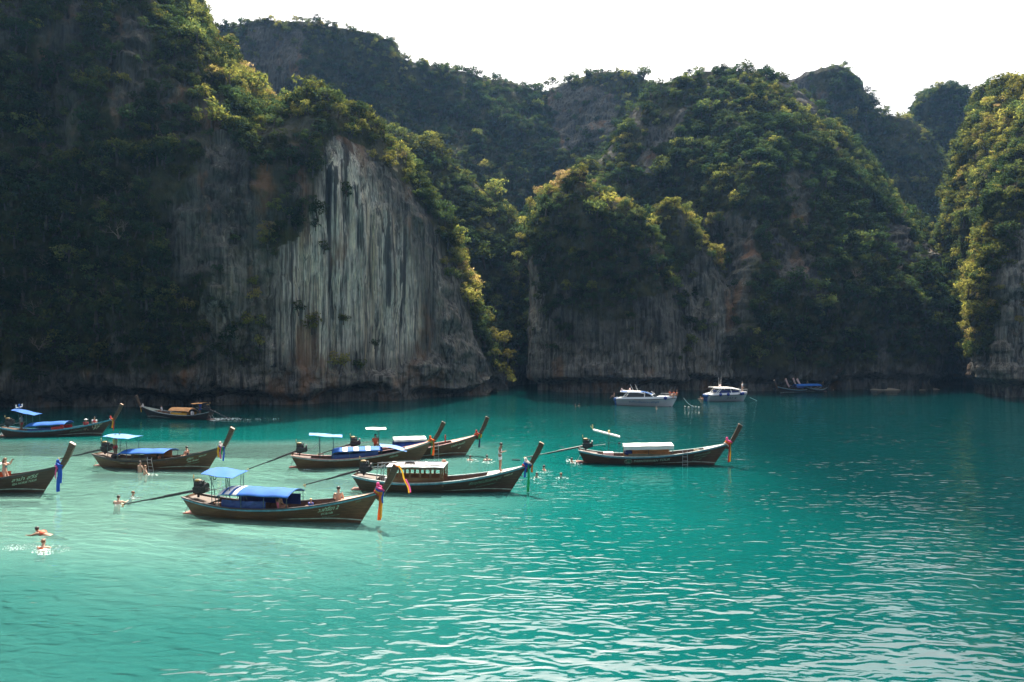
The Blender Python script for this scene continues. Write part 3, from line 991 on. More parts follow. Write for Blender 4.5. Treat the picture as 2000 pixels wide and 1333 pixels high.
# single trees: those that show largest; everything else in one wood per hillside
from mathutils.bvhtree import BVHTree
_bv, _bf = [], []
for name, V, rows, veg, vf, o in TERR:
    r_, c_ = V.shape[:2]
    st = 3
    S = V[::st, ::st]
    rr, cc = S.shape[:2]
    base = len(_bv)
    _bv += [tuple(p) for p in S.reshape(-1, 3)]
    _bf += [(base + j * cc + i, base + j * cc + i + 1, base + (j + 1) * cc + i + 1, base + (j + 1) * cc + i) for j in range(rr - 1) for i in range(cc - 1)]
BVH = BVHTree.FromPolygons(_bv, _bf)
EYE = Vector((0, 0, CAMH))

def in_view(p, rad):
    px, py = CX + p[0] / p[1] * F, CY - (p[2] - CAMH) / p[1] * F
    if not (6 < px < 1994 and 6 < py < 760):
        return False
    q = Vector((p[0], p[1], p[2] + rad * .5))
    d = q - EYE
    h = BVH.ray_cast(EYE, d.normalized(), d.length - rad * 1.3 - .8)
    return h[0] is None

def where(zone, px, py):
    v = 'low on' if py > 560 else ('high on' if py < 300 else 'halfway up')
    if zone == 'left cliff':
        if px < 190: return v + ' the dark cliff above boat 97'
        if px < 370: return v + ' the dark cliff above the orange-roofed boat'
        if px < 540: return v + ' the cliff left of the striped rock'
        if py < 320: return 'on the crest over the striped rock'
        if px > 780: return 'on the outer edge of the striped rock'
        return 'growing on the striped rock wall'
    if zone == 'gully':
        return ('high in' if py < 420 else 'low in') + ' the gully right of the striped rock wall'
    if zone == 'back ridge':
        if px < 800: return 'on the hazy back ridge behind the striped bluff'
        return 'on the hazy back ridge behind the central pinnacle'
    if zone == 'central pinnacle':
        if py < 420: return 'on top of the central rock pinnacle'
        if px < 1060: return 'on the outer edge of the pinnacle beside the gully'
        return v + ' the pinnacle behind the larger speedboat'
    if zone == 'second pinnacle':
        return ('on top of' if py < 470 else 'on the flank of') + ' the smaller pinnacle'
    if zone == 'middle mountain':
        if px < 1300: return v + ' the mountain above the central pinnacle'
        if px < 1500: return v + ' the mountain above the smaller speedboat'
        if px < 1680: return v + ' the mountain above the small boats'
        return v + ' the mountain above the little beach'
    if zone == 'right cliff':
        if px < 1900: return v + ' the outer corner of the right cliff'
        return v + ' the right cliff face'
    if zone == 'far tower': return 'on the far rock tower beside the right cliff'
    return 'on the far ridge beyond the little beach'

def tone_word(t, var):
    if var == NVAR: return 'bare twiggy'
    return 'dark green' if t < .22 else 'mid green' if t < .42 else 'olive' if t < .58 else 'golden' if t < .8 else 'pinkish-brown'

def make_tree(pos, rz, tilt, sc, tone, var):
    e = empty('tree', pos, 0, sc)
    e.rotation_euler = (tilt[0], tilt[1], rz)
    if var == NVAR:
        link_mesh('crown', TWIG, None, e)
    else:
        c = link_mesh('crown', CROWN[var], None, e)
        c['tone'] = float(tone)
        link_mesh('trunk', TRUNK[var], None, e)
    return e

cand = []
for name, w in WOODS.items():
    for i in range(len(w['pos'])):
        p = w['pos'][i]
        cand.append((w['sc'][i] / p[1] * (1.25 if w['tone'][i] > .5 else 1.0), name, i))
cand.sort(reverse=True)
picked = []
for s, name, i in cand:
    if len(picked) >= 262:
        break
    w = WOODS[name]
    if in_view(w['pos'][i], w['sc'][i]):
        picked.append((name, i))
singles = {}
SHAPE = ['', ' flat-topped', ' tall', ' spreading', ' rounded', '']
def SIZEW(s):
    return 'big ' if s > 2.35 else ''
used = {n: np.zeros(len(w['pos']), bool) for n, w in WOODS.items()}
for name, i in picked:
    w = WOODS[name]
    used[name][i] = True
    p = w['pos'][i]
    t = make_tree(tuple(p), w['rot'][i], w['tilt'][i], w['sc'][i], w['tone'][i], int(w['var'][i]))
    px, py = CX + p[0] / p[1] * F, CY - (p[2] - CAMH) / p[1] * F
    zone = w['o']['zone']
    lab = SIZEW(w['sc'][i]) + tone_word(w['tone'][i], w['var'][i]) + SHAPE[int(w['var'][i])] + ' tree ' + where(zone, px, py)
    singles.setdefault((zone, lab), []).append((px, t))
# trees the photo singles out: sunlit shrubs down the gully, tufts on the rock wall
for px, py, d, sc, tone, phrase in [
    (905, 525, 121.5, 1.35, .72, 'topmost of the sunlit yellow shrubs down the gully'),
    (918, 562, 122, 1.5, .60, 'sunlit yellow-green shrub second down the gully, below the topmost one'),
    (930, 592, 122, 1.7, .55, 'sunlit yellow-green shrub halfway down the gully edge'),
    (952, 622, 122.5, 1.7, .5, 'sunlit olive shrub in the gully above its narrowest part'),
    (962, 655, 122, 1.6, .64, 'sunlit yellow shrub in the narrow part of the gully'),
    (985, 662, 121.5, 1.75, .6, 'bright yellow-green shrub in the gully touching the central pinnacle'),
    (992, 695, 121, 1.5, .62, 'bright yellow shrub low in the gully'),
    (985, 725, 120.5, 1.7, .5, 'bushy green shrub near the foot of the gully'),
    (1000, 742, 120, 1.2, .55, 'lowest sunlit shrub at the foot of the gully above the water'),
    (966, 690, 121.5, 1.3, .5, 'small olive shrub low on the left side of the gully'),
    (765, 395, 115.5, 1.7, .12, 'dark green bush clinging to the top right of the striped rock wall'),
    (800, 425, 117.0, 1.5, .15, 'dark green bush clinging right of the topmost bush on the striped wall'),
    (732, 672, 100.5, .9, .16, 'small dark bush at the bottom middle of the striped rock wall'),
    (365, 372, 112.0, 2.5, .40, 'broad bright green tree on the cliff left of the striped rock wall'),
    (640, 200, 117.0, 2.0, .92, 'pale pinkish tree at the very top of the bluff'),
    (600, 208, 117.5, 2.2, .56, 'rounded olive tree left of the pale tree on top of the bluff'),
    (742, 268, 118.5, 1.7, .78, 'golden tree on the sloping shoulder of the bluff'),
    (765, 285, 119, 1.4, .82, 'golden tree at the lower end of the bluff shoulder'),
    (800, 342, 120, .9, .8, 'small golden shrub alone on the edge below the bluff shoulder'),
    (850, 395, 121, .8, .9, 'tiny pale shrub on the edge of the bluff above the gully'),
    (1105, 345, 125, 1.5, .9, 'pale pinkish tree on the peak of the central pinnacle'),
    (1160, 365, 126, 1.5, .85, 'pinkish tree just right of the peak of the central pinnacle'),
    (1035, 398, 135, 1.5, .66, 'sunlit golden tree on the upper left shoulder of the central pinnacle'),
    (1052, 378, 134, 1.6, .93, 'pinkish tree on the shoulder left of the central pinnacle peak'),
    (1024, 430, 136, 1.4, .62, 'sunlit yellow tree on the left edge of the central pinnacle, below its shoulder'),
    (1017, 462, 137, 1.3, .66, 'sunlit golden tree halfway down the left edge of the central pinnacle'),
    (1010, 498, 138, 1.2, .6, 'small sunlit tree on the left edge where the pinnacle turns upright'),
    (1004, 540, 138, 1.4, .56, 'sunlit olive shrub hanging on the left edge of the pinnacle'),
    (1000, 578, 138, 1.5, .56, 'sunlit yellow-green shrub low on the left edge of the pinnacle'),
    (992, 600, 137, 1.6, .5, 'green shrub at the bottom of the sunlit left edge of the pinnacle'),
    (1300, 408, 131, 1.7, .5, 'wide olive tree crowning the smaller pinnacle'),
]:
    p = W(px, py, d)
    t = make_tree(p, random.uniform(0, 6.28), (0, 0), sc, tone, random.randrange(NVAR))
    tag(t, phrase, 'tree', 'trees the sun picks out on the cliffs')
ORD = ['first', 'second', 'third', 'fourth', 'fifth', 'sixth']
for (zone, lab), L in singles.items():
    L.sort(key=lambda q: q[0])
    for k, (px, t) in enumerate(L):
        if len(L) == 1:
            s = lab
        elif len(L) <= 6:
            s = lab + (', leftmost' if k == 0 else ', rightmost' if k == len(L) - 1 else ', ' + ORD[k] + ' from left')
            s = s if len(s.split()) <= 16 else s.replace(' flat-topped', '').replace(' spreading', '').replace(' tall', '').replace(' rounded', '')
        else:
            s = lab
        tag(t, s, 'tree', 'trees on the ' + zone)

def plant_wood(name, w, keep):
    pos = w['pos'][keep]
    n = len(pos)
    me = bpy.data.meshes.new(name)
    me.vertices.add(n)
    me.vertices.foreach_set('co', pos.astype(np.float32).ravel())
    rot = np.zeros((n, 3)); rot[:, :2] = w['tilt'][keep]; rot[:, 2] = w['rot'][keep]
    a = me.attributes.new('turn', 'FLOAT_VECTOR', 'POINT'); a.data.foreach_set('vector', rot.astype(np.float32).ravel())
    a = me.attributes.new('size', 'FLOAT', 'POINT'); a.data.foreach_set('value', w['sc'][keep].astype(np.float32))
    a = me.attributes.new('tone', 'FLOAT', 'POINT'); a.data.foreach_set('value', w['tone'][keep].astype(np.float32))
    a = me.attributes.new('kind_index', 'INT', 'POINT'); a.data.foreach_set('value', w['var'][keep].astype(np.int32))
    o = link_mesh(name, me)
    o.modifiers.new('trees', 'NODES').node_group = WOOD_NG
    return o

def wood_nodes():
    ng = bpy.data.node_groups.new('wood', 'GeometryNodeTree')
    ng.interface.new_socket('Geometry', in_out='INPUT', socket_type='NodeSocketGeometry')
    ng.interface.new_socket('Geometry', in_out='OUTPUT', socket_type='NodeSocketGeometry')
    n, l = ng.nodes, ng.links
    gi, go = n.new('NodeGroupInput'), n.new('NodeGroupOutput')
    jn = n.new('GeometryNodeJoinGeometry')
    def attr(nm, t):
        k = n.new('GeometryNodeInputNamedAttribute'); k.data_type = t; k.inputs[0].default_value = nm
        return k
    tr, sz, ki = attr('turn', 'FLOAT_VECTOR'), attr('size', 'FLOAT'), attr('kind_index', 'INT')
    for k, src in enumerate(SRC):
        c = n.new('FunctionNodeCompare'); c.data_type = 'INT'; c.operation = 'EQUAL'
        l.new(ki.outputs[0], c.inputs[2]); c.inputs[3].default_value = k
        oi = n.new('GeometryNodeObjectInfo'); oi.inputs['Object'].default_value = src
        ip = n.new('GeometryNodeInstanceOnPoints')
        l.new(gi.outputs[0], ip.inputs['Points']); l.new(c.outputs[0], ip.inputs['Selection'])
        l.new(oi.outputs['Geometry'], ip.inputs['Instance'])
        er = n.new('FunctionNodeEulerToRotation')
        l.new(tr.outputs[0], er.inputs[0]); l.new(er.outputs[0], ip.inputs['Rotation'])
        l.new(sz.outputs[0], ip.inputs['Scale'])
        l.new(ip.outputs[0], jn.inputs[0])
    l.new(jn.outputs[0], go.inputs[0])
    return ng
WOOD_NG = wood_nodes()
for name, w in WOODS.items():
    o = plant_wood("woods", w, ~used[name])
    tag(o, 'dense mixed woods covering the ' + w['o']['zone'], 'woods', kind='stuff')
# ---------------------------------------------------------------- boats
HULLW = wood('hull_wood', (0.070, 0.034, 0.014), (0.160, 0.080, 0.034), 0.55)
HULLD = wood('hull_dark', (0.036, 0.019, 0.011), (0.085, 0.046, 0.024), 0.55)
HULLB = wood('hull_black', (0.014, 0.014, 0.013), (0.034, 0.032, 0.028), 0.5)
PROWW = wood('prow_wood', (0.045, 0.026, 0.014), (0.10, 0.058, 0.03), 0.45)
INNER = wood('inner_wood', (0.07, 0.034, 0.018), (0.15, 0.075, 0.038), 0.6)
DECK = wood('deck_wood', (0.42, 0.27, 0.19), (0.60, 0.42, 0.33), 0.6)
FLOORW = wood('floor_wood', (0.09, 0.055, 0.035), (0.17, 0.11, 0.07), 0.6)
CABIN = wood('cabin_wood', (0.12, 0.06, 0.025), (0.24, 0.12, 0.05), 0.45)
PLYWOOD = wood('ply_wood', (0.40, 0.22, 0.09), (0.55, 0.32, 0.14), 0.5)
ENDG = simple('end_grain', (0.55, 0.36, 0.26), 0.7, 0.25, 14)
TRIMB = simple('trim_blue', (0.10, 0.30, 0.42), 0.45, 0.3, 5)
TRIMG = simple('trim_grey', (0.30, 0.36, 0.36), 0.5, 0.3, 5)
TRIMD = simple('trim_dark', (0.045, 0.04, 0.04), 0.5, 0.3, 5)
TRIMP = simple('trim_pink', (0.46, 0.26, 0.24), 0.5, 0.3, 5)
STRIPEW = simple('stripe_paint', (0.42, 0.50, 0.42), 0.5, 0.35, 4)
CLOTHB = simple('blue_canvas', (0.012, 0.125, 0.46), 0.75, 0.18, 1.6, bump=.02, transl=.25)
CLOTHL = simple('faded_blue_canvas', (0.13, 0.30, 0.62), 0.75, 0.2, 1.4, bump=.02, transl=.25)
CLOTHW = simple('white_canvas', (0.74, 0.73, 0.70), 0.7, 0.08, 2.0, bump=.01, transl=.15)
CLOTHO = simple('orange_canvas', (0.70, 0.36, 0.15), 0.75, 0.15, 2.0, bump=.01, transl=.15)
CLOTHG = simple('green_canvas', (0.03, 0.30, 0.14), 0.75, 0.15, 2.0, transl=.2)
NAVY = simple('navy_tarp', (0.012, 0.035, 0.16), 0.55, 0.3, 2.5, bump=.02)
BLUET = simple('royal_blue_tarp', (0.012, 0.06, 0.36), 0.5, 0.3, 2.5, bump=.02)
KHAKI = simple('khaki_tarp', (0.17, 0.16, 0.10), 0.8, 0.35, 3.0, bump=.04)
WHITEP = simple('white_paint', (0.78, 0.77, 0.75), 0.4, 0.06, 3)
PINKP = simple('pinkish_paint', (0.70, 0.50, 0.47), 0.5, 0.1, 3)
POSTM = simple('post_steel', (0.06, 0.10, 0.10), 0.4, 0.3, 4, metal=.3)
STEEL = simple('steel', (0.45, 0.45, 0.44), 0.35, 0.25, 9, metal=.8)
IRON = simple('engine_iron', (0.030, 0.030, 0.032), 0.42, 0.5, 12, metal=.35)
RUBBER = simple('rubber', (0.014, 0.014, 0.015), 0.7, 0.3, 6)
TANK = simple('tank_ochre', (0.20, 0.13, 0.04), 0.5, 0.35, 8)
BRASS = simple('brass_cap', (0.62, 0.42, 0.20), 0.4, 0.2, 8, metal=.4)
ROPE = simple('rope', (0.45, 0.37, 0.25), 0.9, 0.25, 20)
LETTER = simple('letter_paint', (0.36, 0.52, 0.37), 0.6, 0.2, 6)
LETTERD = simple('faded_letter_paint', (0.14, 0.26, 0.17), 0.6, 0.25, 6)
LETTERG = simple('emblem_green', (0.06, 0.22, 0.11), 0.6, 0.25, 6)
LETTERY = simple('yellow_letter_paint', (0.55, 0.52, 0.34), 0.6, 0.2, 6)
SOLAR = simple('solar_grey', (0.10, 0.13, 0.16), 0.25, 0.2, 6)
REDC = simple('red_cloth', (0.55, 0.05, 0.04), 0.8, 0.2, 5, transl=.2)
ORC = simple('orange_cloth', (0.80, 0.20, 0.03), 0.8, 0.15, 5, transl=.35)
YELC = simple('yellow_cloth', (0.80, 0.42, 0.03), 0.8, 0.15, 5, transl=.35)
PINKC = simple('pink_cloth', (0.80, 0.12, 0.34), 0.8, 0.15, 5, transl=.3)
BLUC = simple('blue_cloth', (0.02, 0.10, 0.50), 0.8, 0.2, 5, transl=.25)
GRNC = simple('green_cloth', (0.02, 0.38, 0.13), 0.8, 0.2, 5, transl=.3)
PURC = simple('dark_violet_cloth', (0.03, 0.02, 0.07), 0.8, 0.2, 5, transl=.1)
WHTC = simple('white_cloth', (0.75, 0.70, 0.66), 0.8, 0.1, 5, transl=.3)
GLASSD = simple('tinted_glass', (0.012, 0.016, 0.020), 0.08, 0.1, 2)
GEL = simple('gelcoat_white', (0.66, 0.70, 0.73), 0.25, 0.05, 1.5)
GELB = simple('gelcoat_blue', (0.02, 0.09, 0.28), 0.3, 0.15, 2)
FENDER = simple('fender_blue', (0.02, 0.05, 0.26), 0.5, 0.2, 4)
FOAM = simple('foam', (0.80, 0.86, 0.86), 0.9, 0.08, 9)

class Hull:
    """a long-tail hull in its own frame: x from stern (0) to stem at the waterline (L), z 0 at the water"""
    def __init__(s, L, beam=1.9, zs=(0.98, .62, 1.65), rake=1.1, stern=.62):
        s.L, s.B, s.zs, s.rake, s.stern = L, beam / 2, zs, rake, stern
    def sheer(s, t):
        a, m, b = s.zs
        if t < .3:
            q = 1 - t / .3
            return m + (a - m) * q ** 1.8
        q = (t - .3) / .7
        return m + (b - m) * q ** 2.1
    def keel(s, t):
        return -.42 + .20 * max(0, 1 - t / .16) ** 1.5 + .05 * max(0, (t - .85) / .15)
    def half(s, t):
        if t < .42:
            q = 1 - t / .42
            return s.B * (1 - (1 - s.stern) * q ** 1.9)
        q = (t - .42) / .58
        return s.B * max(.035, 1 - q ** 2.25)
    def P(s, t, k, side=1, off=0.0):
        z0, z1 = s.keel(t), s.sheer(t)
        z = z0 + (z1 - z0) * k
        xl = .02 + (s.L - .18 - .02) * t
        xh = -.50 + (s.L + s.rake + .50) * t
        x = xl + (xh - xl) * k ** (1.0 if t > .5 else 1.25)
        full = .5 + .35 * min(1, max(0, (t - .5) / .5))
        y = s.half(t) * (k ** full) * (1 - .04 * (1 - k)) + off
        return Vector((x, max(y, .012) * side, z))
    def k_at(s, t, z):
        z0, z1 = s.keel(t), s.sheer(t)
        return min(1, max(0.001, (z - z0) / (z1 - z0)))

def text_mesh(body, size, bold=False):
    c = bpy.data.curves.new('t', 'FONT')
    c.body = body
    c.size = size
    c.resolution_u = 3
    if bold:
        c.offset = size * .018
    o = bpy.data.objects.new('t', c)
    COL.objects.link(o)
    dg = bpy.context.evaluated_depsgraph_get()
    me = bpy.data.meshes.new_from_object(o.evaluated_get(dg))
    vs = [v.co.copy() for v in me.vertices]
    fs = [tuple(p.vertices) for p in me.polygons]
    bpy.data.objects.remove(o)
    bpy.data.curves.remove(c)
    return vs, fs

def letters_on_hull(h, parent, body, t0, width, zoff, size, mat, side=-1, bold=True, name='lettering'):
    """writing that follows the plank curve: runs along the sheer, zoff below it"""
    vs, fs = text_mesh(body, size, bold)
    if not vs:
        return
    x0 = min(v.x for v in vs); x1 = max(v.x for v in vs)
    sc = width / max(1e-6, x1 - x0)
    out = []
    Lh = h.L + h.rake + .62
    for v in vs:
        t = t0 + (v.x - x0) * sc / Lh
        z = h.sheer(t) - zoff + v.y
        k = h.k_at(t, z)
        p = h.P(t, k, side, .012)
        out.append(p)
    b = MB()
    b.add(out, fs if side < 0 else [tuple(reversed(f)) for f in fs])
    return b.build(name, mat, parent)

def fabric(rows_fn, nu, nv, th=.02):
    b = MB()
    b.slab([[rows_fn(i / (nu - 1), j / (nv - 1)) for i in range(nu)] for j in range(nv)], th)
    return b

def longtail(bow, stern, name='longtail_boat', label='', cfg=None):
    cfg = cfg or {}
    d = bow - stern
    L = d.length
    rz = math.atan2(d.y, d.x)
    e = empty(name, stern, rz)
    tag(e, label, 'boat', 'longtail boats moored in the lagoon')
    side = -1 if abs(rz) < math.pi / 2 else 1
    h = Hull(L, cfg.get('beam', 1.85), cfg.get('zs', (.98, .62, 1.62)), cfg.get('rake', 1.1), cfg.get('sternw', .62))
    e_h = h
    hm = cfg.get('hull', HULLW)
    NT, NK = 40, 9
    ts = [i / (NT - 1) for i in range(NT)]
    ks = [0.0005 + (1 - .0005) * (i / (NK - 1)) for i in range(NK)]
    # outer skin and transom
    b = MB()
    for sd in (1, -1):
        rows = [[h.P(t, k, sd) for t in ts] for k in ks]
        if sd < 0:
            rows = [list(reversed(r)) for r in rows]
        b.grid(rows)
    # stem closing strip and stern panel
    b.grid([[h.P(1, k, 1) for k in ks], [h.P(1, k, -1) for k in ks]])
    b.grid([[h.P(0, k, -1) for k in ks], [h.P(0, k, 1) for k in ks]])
    # inner skin
    b2 = MB()
    fz = .10
    ti = [.03 + .93 * i / 30 for i in range(31)]
    for sd in (1, -1):
        rows = []
        for q in range(5):
            r = []
            for t in ti:
                k = h.k_at(t, fz) + (1 - h.k_at(t, fz)) * q / 4
                p = h.P(t, k, 1, -.05)
                r.append(Vector((p.x, p.y * sd, p.z)))
            rows.append(r if sd < 0 else list(reversed(r)))
        b2.grid(rows)
    b.build('hull', hm, e, True)
    b2.build('inner_planking', cfg.get('inner', INNER), e, True)
    bf = MB()
    bf.grid([[Vector((h.P(t, h.k_at(t, fz), 1, -.04).x, sd * h.P(t, h.k_at(t, fz), 1, -.04).y, fz)) for t in ti] for sd in (-1, 1)])
    bf.build('floor', FLOORW, e)
    # gunwale rails: a cap on the sheer and a painted rub strip under it
    g = MB(); r_ = MB()
    for sd in (1, -1):
        cap_o = [h.P(t, 1, sd, .035) + Vector((0, 0, .03)) for t in ts]
        cap_i = [h.P(t, 1, sd, -.075) + Vector((0, 0, .03)) for t in ts]
        rows = [cap_i, cap_o] if sd > 0 else [cap_o, cap_i]
        g.slab([list(reversed(q)) for q in rows], .055)
        rr = []
        for q, (kk, off) in enumerate(((-.02, .022), (-.115, .028), (-.125, .0))):
            rr.append([h.P(t, h.k_at(t, h.sheer(t) + kk), sd, off) for t in ts])
        r_.grid(rr if sd < 0 else [list(reversed(q)) for q in rr])
    g.build('gunwale', cfg.get('cap', TRIMD), e)
    r_.build('rub_rail', cfg.get('trim', TRIMB), e)
    # waterline stripe towards the bow
    if cfg.get('stripe', True):
        w = MB()
        for sd in (1, -1):
            tt = [.52 + .475 * i / 24 for i in range(25)]
            def zt(t):
                return .12 + .10 * max(0, 1 - abs(t - .82) / .3) - .03 * max(0, (t - .9) / .1)
            rr = [[h.P(t, h.k_at(t, zt(t) + dz * min(1, (t - .52) / .12)), sd, .008) for t in tt] for dz in (.05, 0)]
            w.grid(rr if sd < 0 else [list(reversed(q)) for q in rr])
        w.build('waterline_stripe', STRIPEW, e)
    # fore deck
    tfd = cfg.get('foredeck', .80)
    fd = MB()
    tt = [tfd + (.985 - tfd) * i / 14 for i in range(15)]
    fd.slab([[h.P(t, 1, sd, -.05) + Vector((0, 0, .012)) for t in tt] for sd in (-1, 1)], .03)
    fd.build('foredeck', cfg.get('deck', DECK), e)
    # stern deck
    sdk = MB()
    tt = [.012 + .12 * i / 6 for i in range(7)]
    sdk.slab([[h.P(t, 1, sd, -.05) - Vector((0, 0, .06)) for t in tt] for sd in (-1, 1)], .04)
    sdk.build('stern_deck', cfg.get('sterndeck', HULLD), e)
    # thwarts
    for t in cfg.get('thwarts', (.2, .3, .62, .7)):
        th = MB()
        y = h.half(t) - .06
        th.bbox((h.P(t, .8).x, 0, h.sheer(t) - .24), (.24, 2 * y, .05), .012)
        th.build('bench', INNER, e)
    # ribs along the inside
    rb = MB()
    for i in range(16):
        t = .2 + .6 * i / 15
        for sd in (1, -1):
            rb.tube([Vector((h.P(t, k, 1, -.07).x, sd * h.P(t, k, 1, -.07).y, h.P(t, k).z)) for k in (h.k_at(t, fz), .7, .98)], .03, 5)
    rb.build('ribs', INNER, e)
    # prow post with its cut end
    ang = cfg.get('prow', (1.0, 1.42, 2.95))
    px0 = h.L + h.rake - .12
    base = Vector((px0 - .03, 0, h.zs[2] - .38))
    tip = Vector((h.L + h.rake + cfg.get('reach', .85), 0, cfg.get('ptop', 2.95)))
    pr = MB()
    n = 9
    secs = []
    for i in range(n):
        q = i / (n - 1)
        c = base.lerp(tip, q) + Vector((-.10 * math.sin(math.pi * q) * -1, 0, 0)) * .8
        dirv = (tip - base).normalized()
        nx = Vector((dirv.z, 0, -dirv.x))
        hw = .135 + cfg.get('flare', .03) * q
        hy = .075 + .015 * q
        ch = .028
        secs.append([c + nx * a + Vector((0, bb, 0)) for a, bb in ((hw, hy - ch), (hw - ch, hy), (-hw + ch, hy), (-hw, hy - ch), (-hw, -hy + ch), (-hw + ch, -hy), (hw - ch, -hy), (hw, -hy + ch))])
    vs_ = [p for s_ in secs for p in s_]
    fs_ = [(i * 8 + k, i * 8 + (k + 1) % 8, i * 8 + 8 + (k + 1) % 8, i * 8 + 8 + k) for i in range(n - 1) for k in range(8)]
    pr.add(vs_, fs_ + [tuple(reversed(range(8)))])
    po = pr.build('prow_post', cfg.get('prowmat', PROWW), e)
    ec = MB()
    dirv = (tip - base).normalized()
    ec.add([p + dirv * .002 for p in secs[-1]] + [p + dirv * .035 - (p - (secs[-1][0] + secs[-1][4]) / 2) * .15 for p in secs[-1]], [(k, (k + 1) % 8, 8 + (k + 1) % 8, 8 + k) for k in range(8)] + [tuple(range(8, 16))])
    ec.build('end_cap', cfg.get('endmat', ENDG), po)
    # engine on its pivot, tail shaft and tiller
    ex, ez = cfg.get('engx', .10), h.zs[0] + .30
    yaw = cfg.get('yaw', 0.0)
    eng = MB()
    eng.bbox((ex + .05, 0, ez), (.62, .40, .34), .04)
    eng.bbox((ex + .02, 0, ez + .27), (.50, .30, .24), .04)
    for k in range(4):
        eng.bbox((ex - .16 + .13 * k, .02, ez + .43), (.09, .22, .12), .02)
    eng.tube([(ex + .36, -.18, ez + .02), (ex + .36, .18, ez + .02)], .17, 14)
    eng.tube([(ex + .40, 0, ez + .18), (ex + .50, 0, ez + .18)], .20, 16)
    eng.tube([(ex - .2, .2, ez + .2), (ex - .05, .26, ez + .35), (ex + .25, .24, ez + .33)], .035, 6)
    eng.tube([(ex - .24, -.2, ez + .1), (ex, -.25, ez + .22), (ex + .2, -.22, ez + .2)], .03, 6)
    eo = eng.build('engine', IRON, e)
    q = MB(); q.tube([(ex - .02, 0, h.sheer(0) - .1), (ex - .02, 0, ez - .15)], .06, 8); q.bbox((ex - .02, 0, ez - .2), (.34, .22, .08), .02)
    q.build('engine_mount', IRON, eo)
    q = MB(); q.bbox((ex - .05, .02, ez + .47), (.34, .26, .14), .05); q.build('fuel_tank', cfg.get('tank', TANK), eo, True)
    q = MB(); q.tube([(ex - .22, -.08, ez + .3), (ex - .25, -.08, ez + .62)], .022, 6); q.build('exhaust_pipe', IRON, eo)
    q = MB(); q.tube([(ex - .25, -.08, ez + .60), (ex - .25, -.08, ez + .78)], [.035, .03], 8); q.build('exhaust_cap', BRASS, eo)
    sl, dz = cfg.get('shaft', (4.2, .35))
    A = Vector((ex - .2, 0, ez - .06))
    Bp = Vector((ex - sl * math.cos(yaw), sl * math.sin(yaw) * -side, dz))
    q = MB(); q.tube([A, A.lerp(Bp, .42)], .070, 8); q.tube([A.lerp(Bp, .42), Bp], .036, 8)
    q.tube([A.lerp(Bp, .2) - Vector((0, 0, .06)), A.lerp(Bp, .62) - Vector((0, 0, .05))], .022, 6)
    so = q.build('tail_shaft', IRON, e)
    q = MB()
    ax = (Bp - A).normalized()
    u_ = ax.cross(Vector((0, 0, 1))).normalized(); w_ = ax.cross(u_)
    q.tube([Bp - ax * .05, Bp + ax * .12], [.04, .02], 8)
    for k in range(3):
        a = k * 2.094
        r = u_ * math.cos(a) + w_ * math.sin(a)
        s_ = ax.cross(r)
        q.add([Bp - s_ * .03, Bp + r * .09 + s_ * .06 + ax * .03, Bp + r * .17 + ax * .01, Bp + r * .1 - s_ * .05 - ax * .03], [(0, 1, 2, 3)])
    q.build('propeller', BRASS, so)
    q = MB(); q.tube([(ex + .3, .05, ez - .05), (ex + .9, .08, ez + .02), (ex + 1.45, .1, ez + cfg.get('tiller', .10))], [.022, .02, .018], 6)
    q.build('tiller', STEEL, eo)
    # swim step and rope loops on the stern
    q = MB(); q.bbox((-.18, 0, .06), (.95, .62, .07), .03); q.build('swim_step', simple('step_red', (0.24, 0.10, 0.07), .6, .3, 5), e)
    for yy in (-.22, .2):
        q = MB()
        q.tube([(-.55 + .5 * k / 10, yy, .1 + .42 * math.sin(math.pi * k / 10)) for k in range(11)], .016, 5)
        q.build('step_loop', cfg.get('loops', STEEL), e)
    # awning over the helm
    aw = cfg.get('awning')
    if aw:
        x0, x1, z0, z1, wd, mat = aw
        tilt = cfg.get('awtilt', 0.0)
        def f(u, v):
            x = x0 + (x1 - x0) * u
            y = (v - .5) * wd
            return Vector((x, y, z0 + (z1 - z0) * u - .10 * abs(v - .5) ** 2 * 4 * .6 + tilt * (v - .5) + .02 * math.sin(9 * u + 5 * v)))
        o_ = fabric(f, 12, 7, .018).build('awning', mat, e, False)
        for u in cfg.get('awposts', (.2, .8)):
            for v in (.1, .9):
                p = f(u, v)
                q = MB()
                t = max(.02, (p.x + .6) / (h.L + h.rake + .6))
                q.tube([(p.x + .05, min(abs(p.y), h.half(t) - .06) * (1 if p.y > 0 else -1), h.sheer(t) - .1), p - Vector((0, 0, .02))], .02, 6)
                q.build('awning_post', POSTM, e)
        if cfg.get('awbrace', False):
            for v in (.1, .9):
                for u in (.2, .8):
                    p = f(u, v)
                    q = MB(); q.tube([p - Vector((0, 0, .04)), p + Vector((.30 if u < .5 else -.05, 0, -.7)), p + Vector((.42 if u < .5 else .35, 0, -1.55))], .018, 6)
                    q.build('awning_brace', POSTM, e)
            q = MB()
            q.tube([f(.36, .15) + Vector((.09 * math.cos(a * .52), 0, -.16 + .12 * math.sin(a * .52))) for a in range(13)], .022, 6)
            q.build('rope_coil', RUBBER, e)
    # main canopy
    cn = cfg.get('canopy')
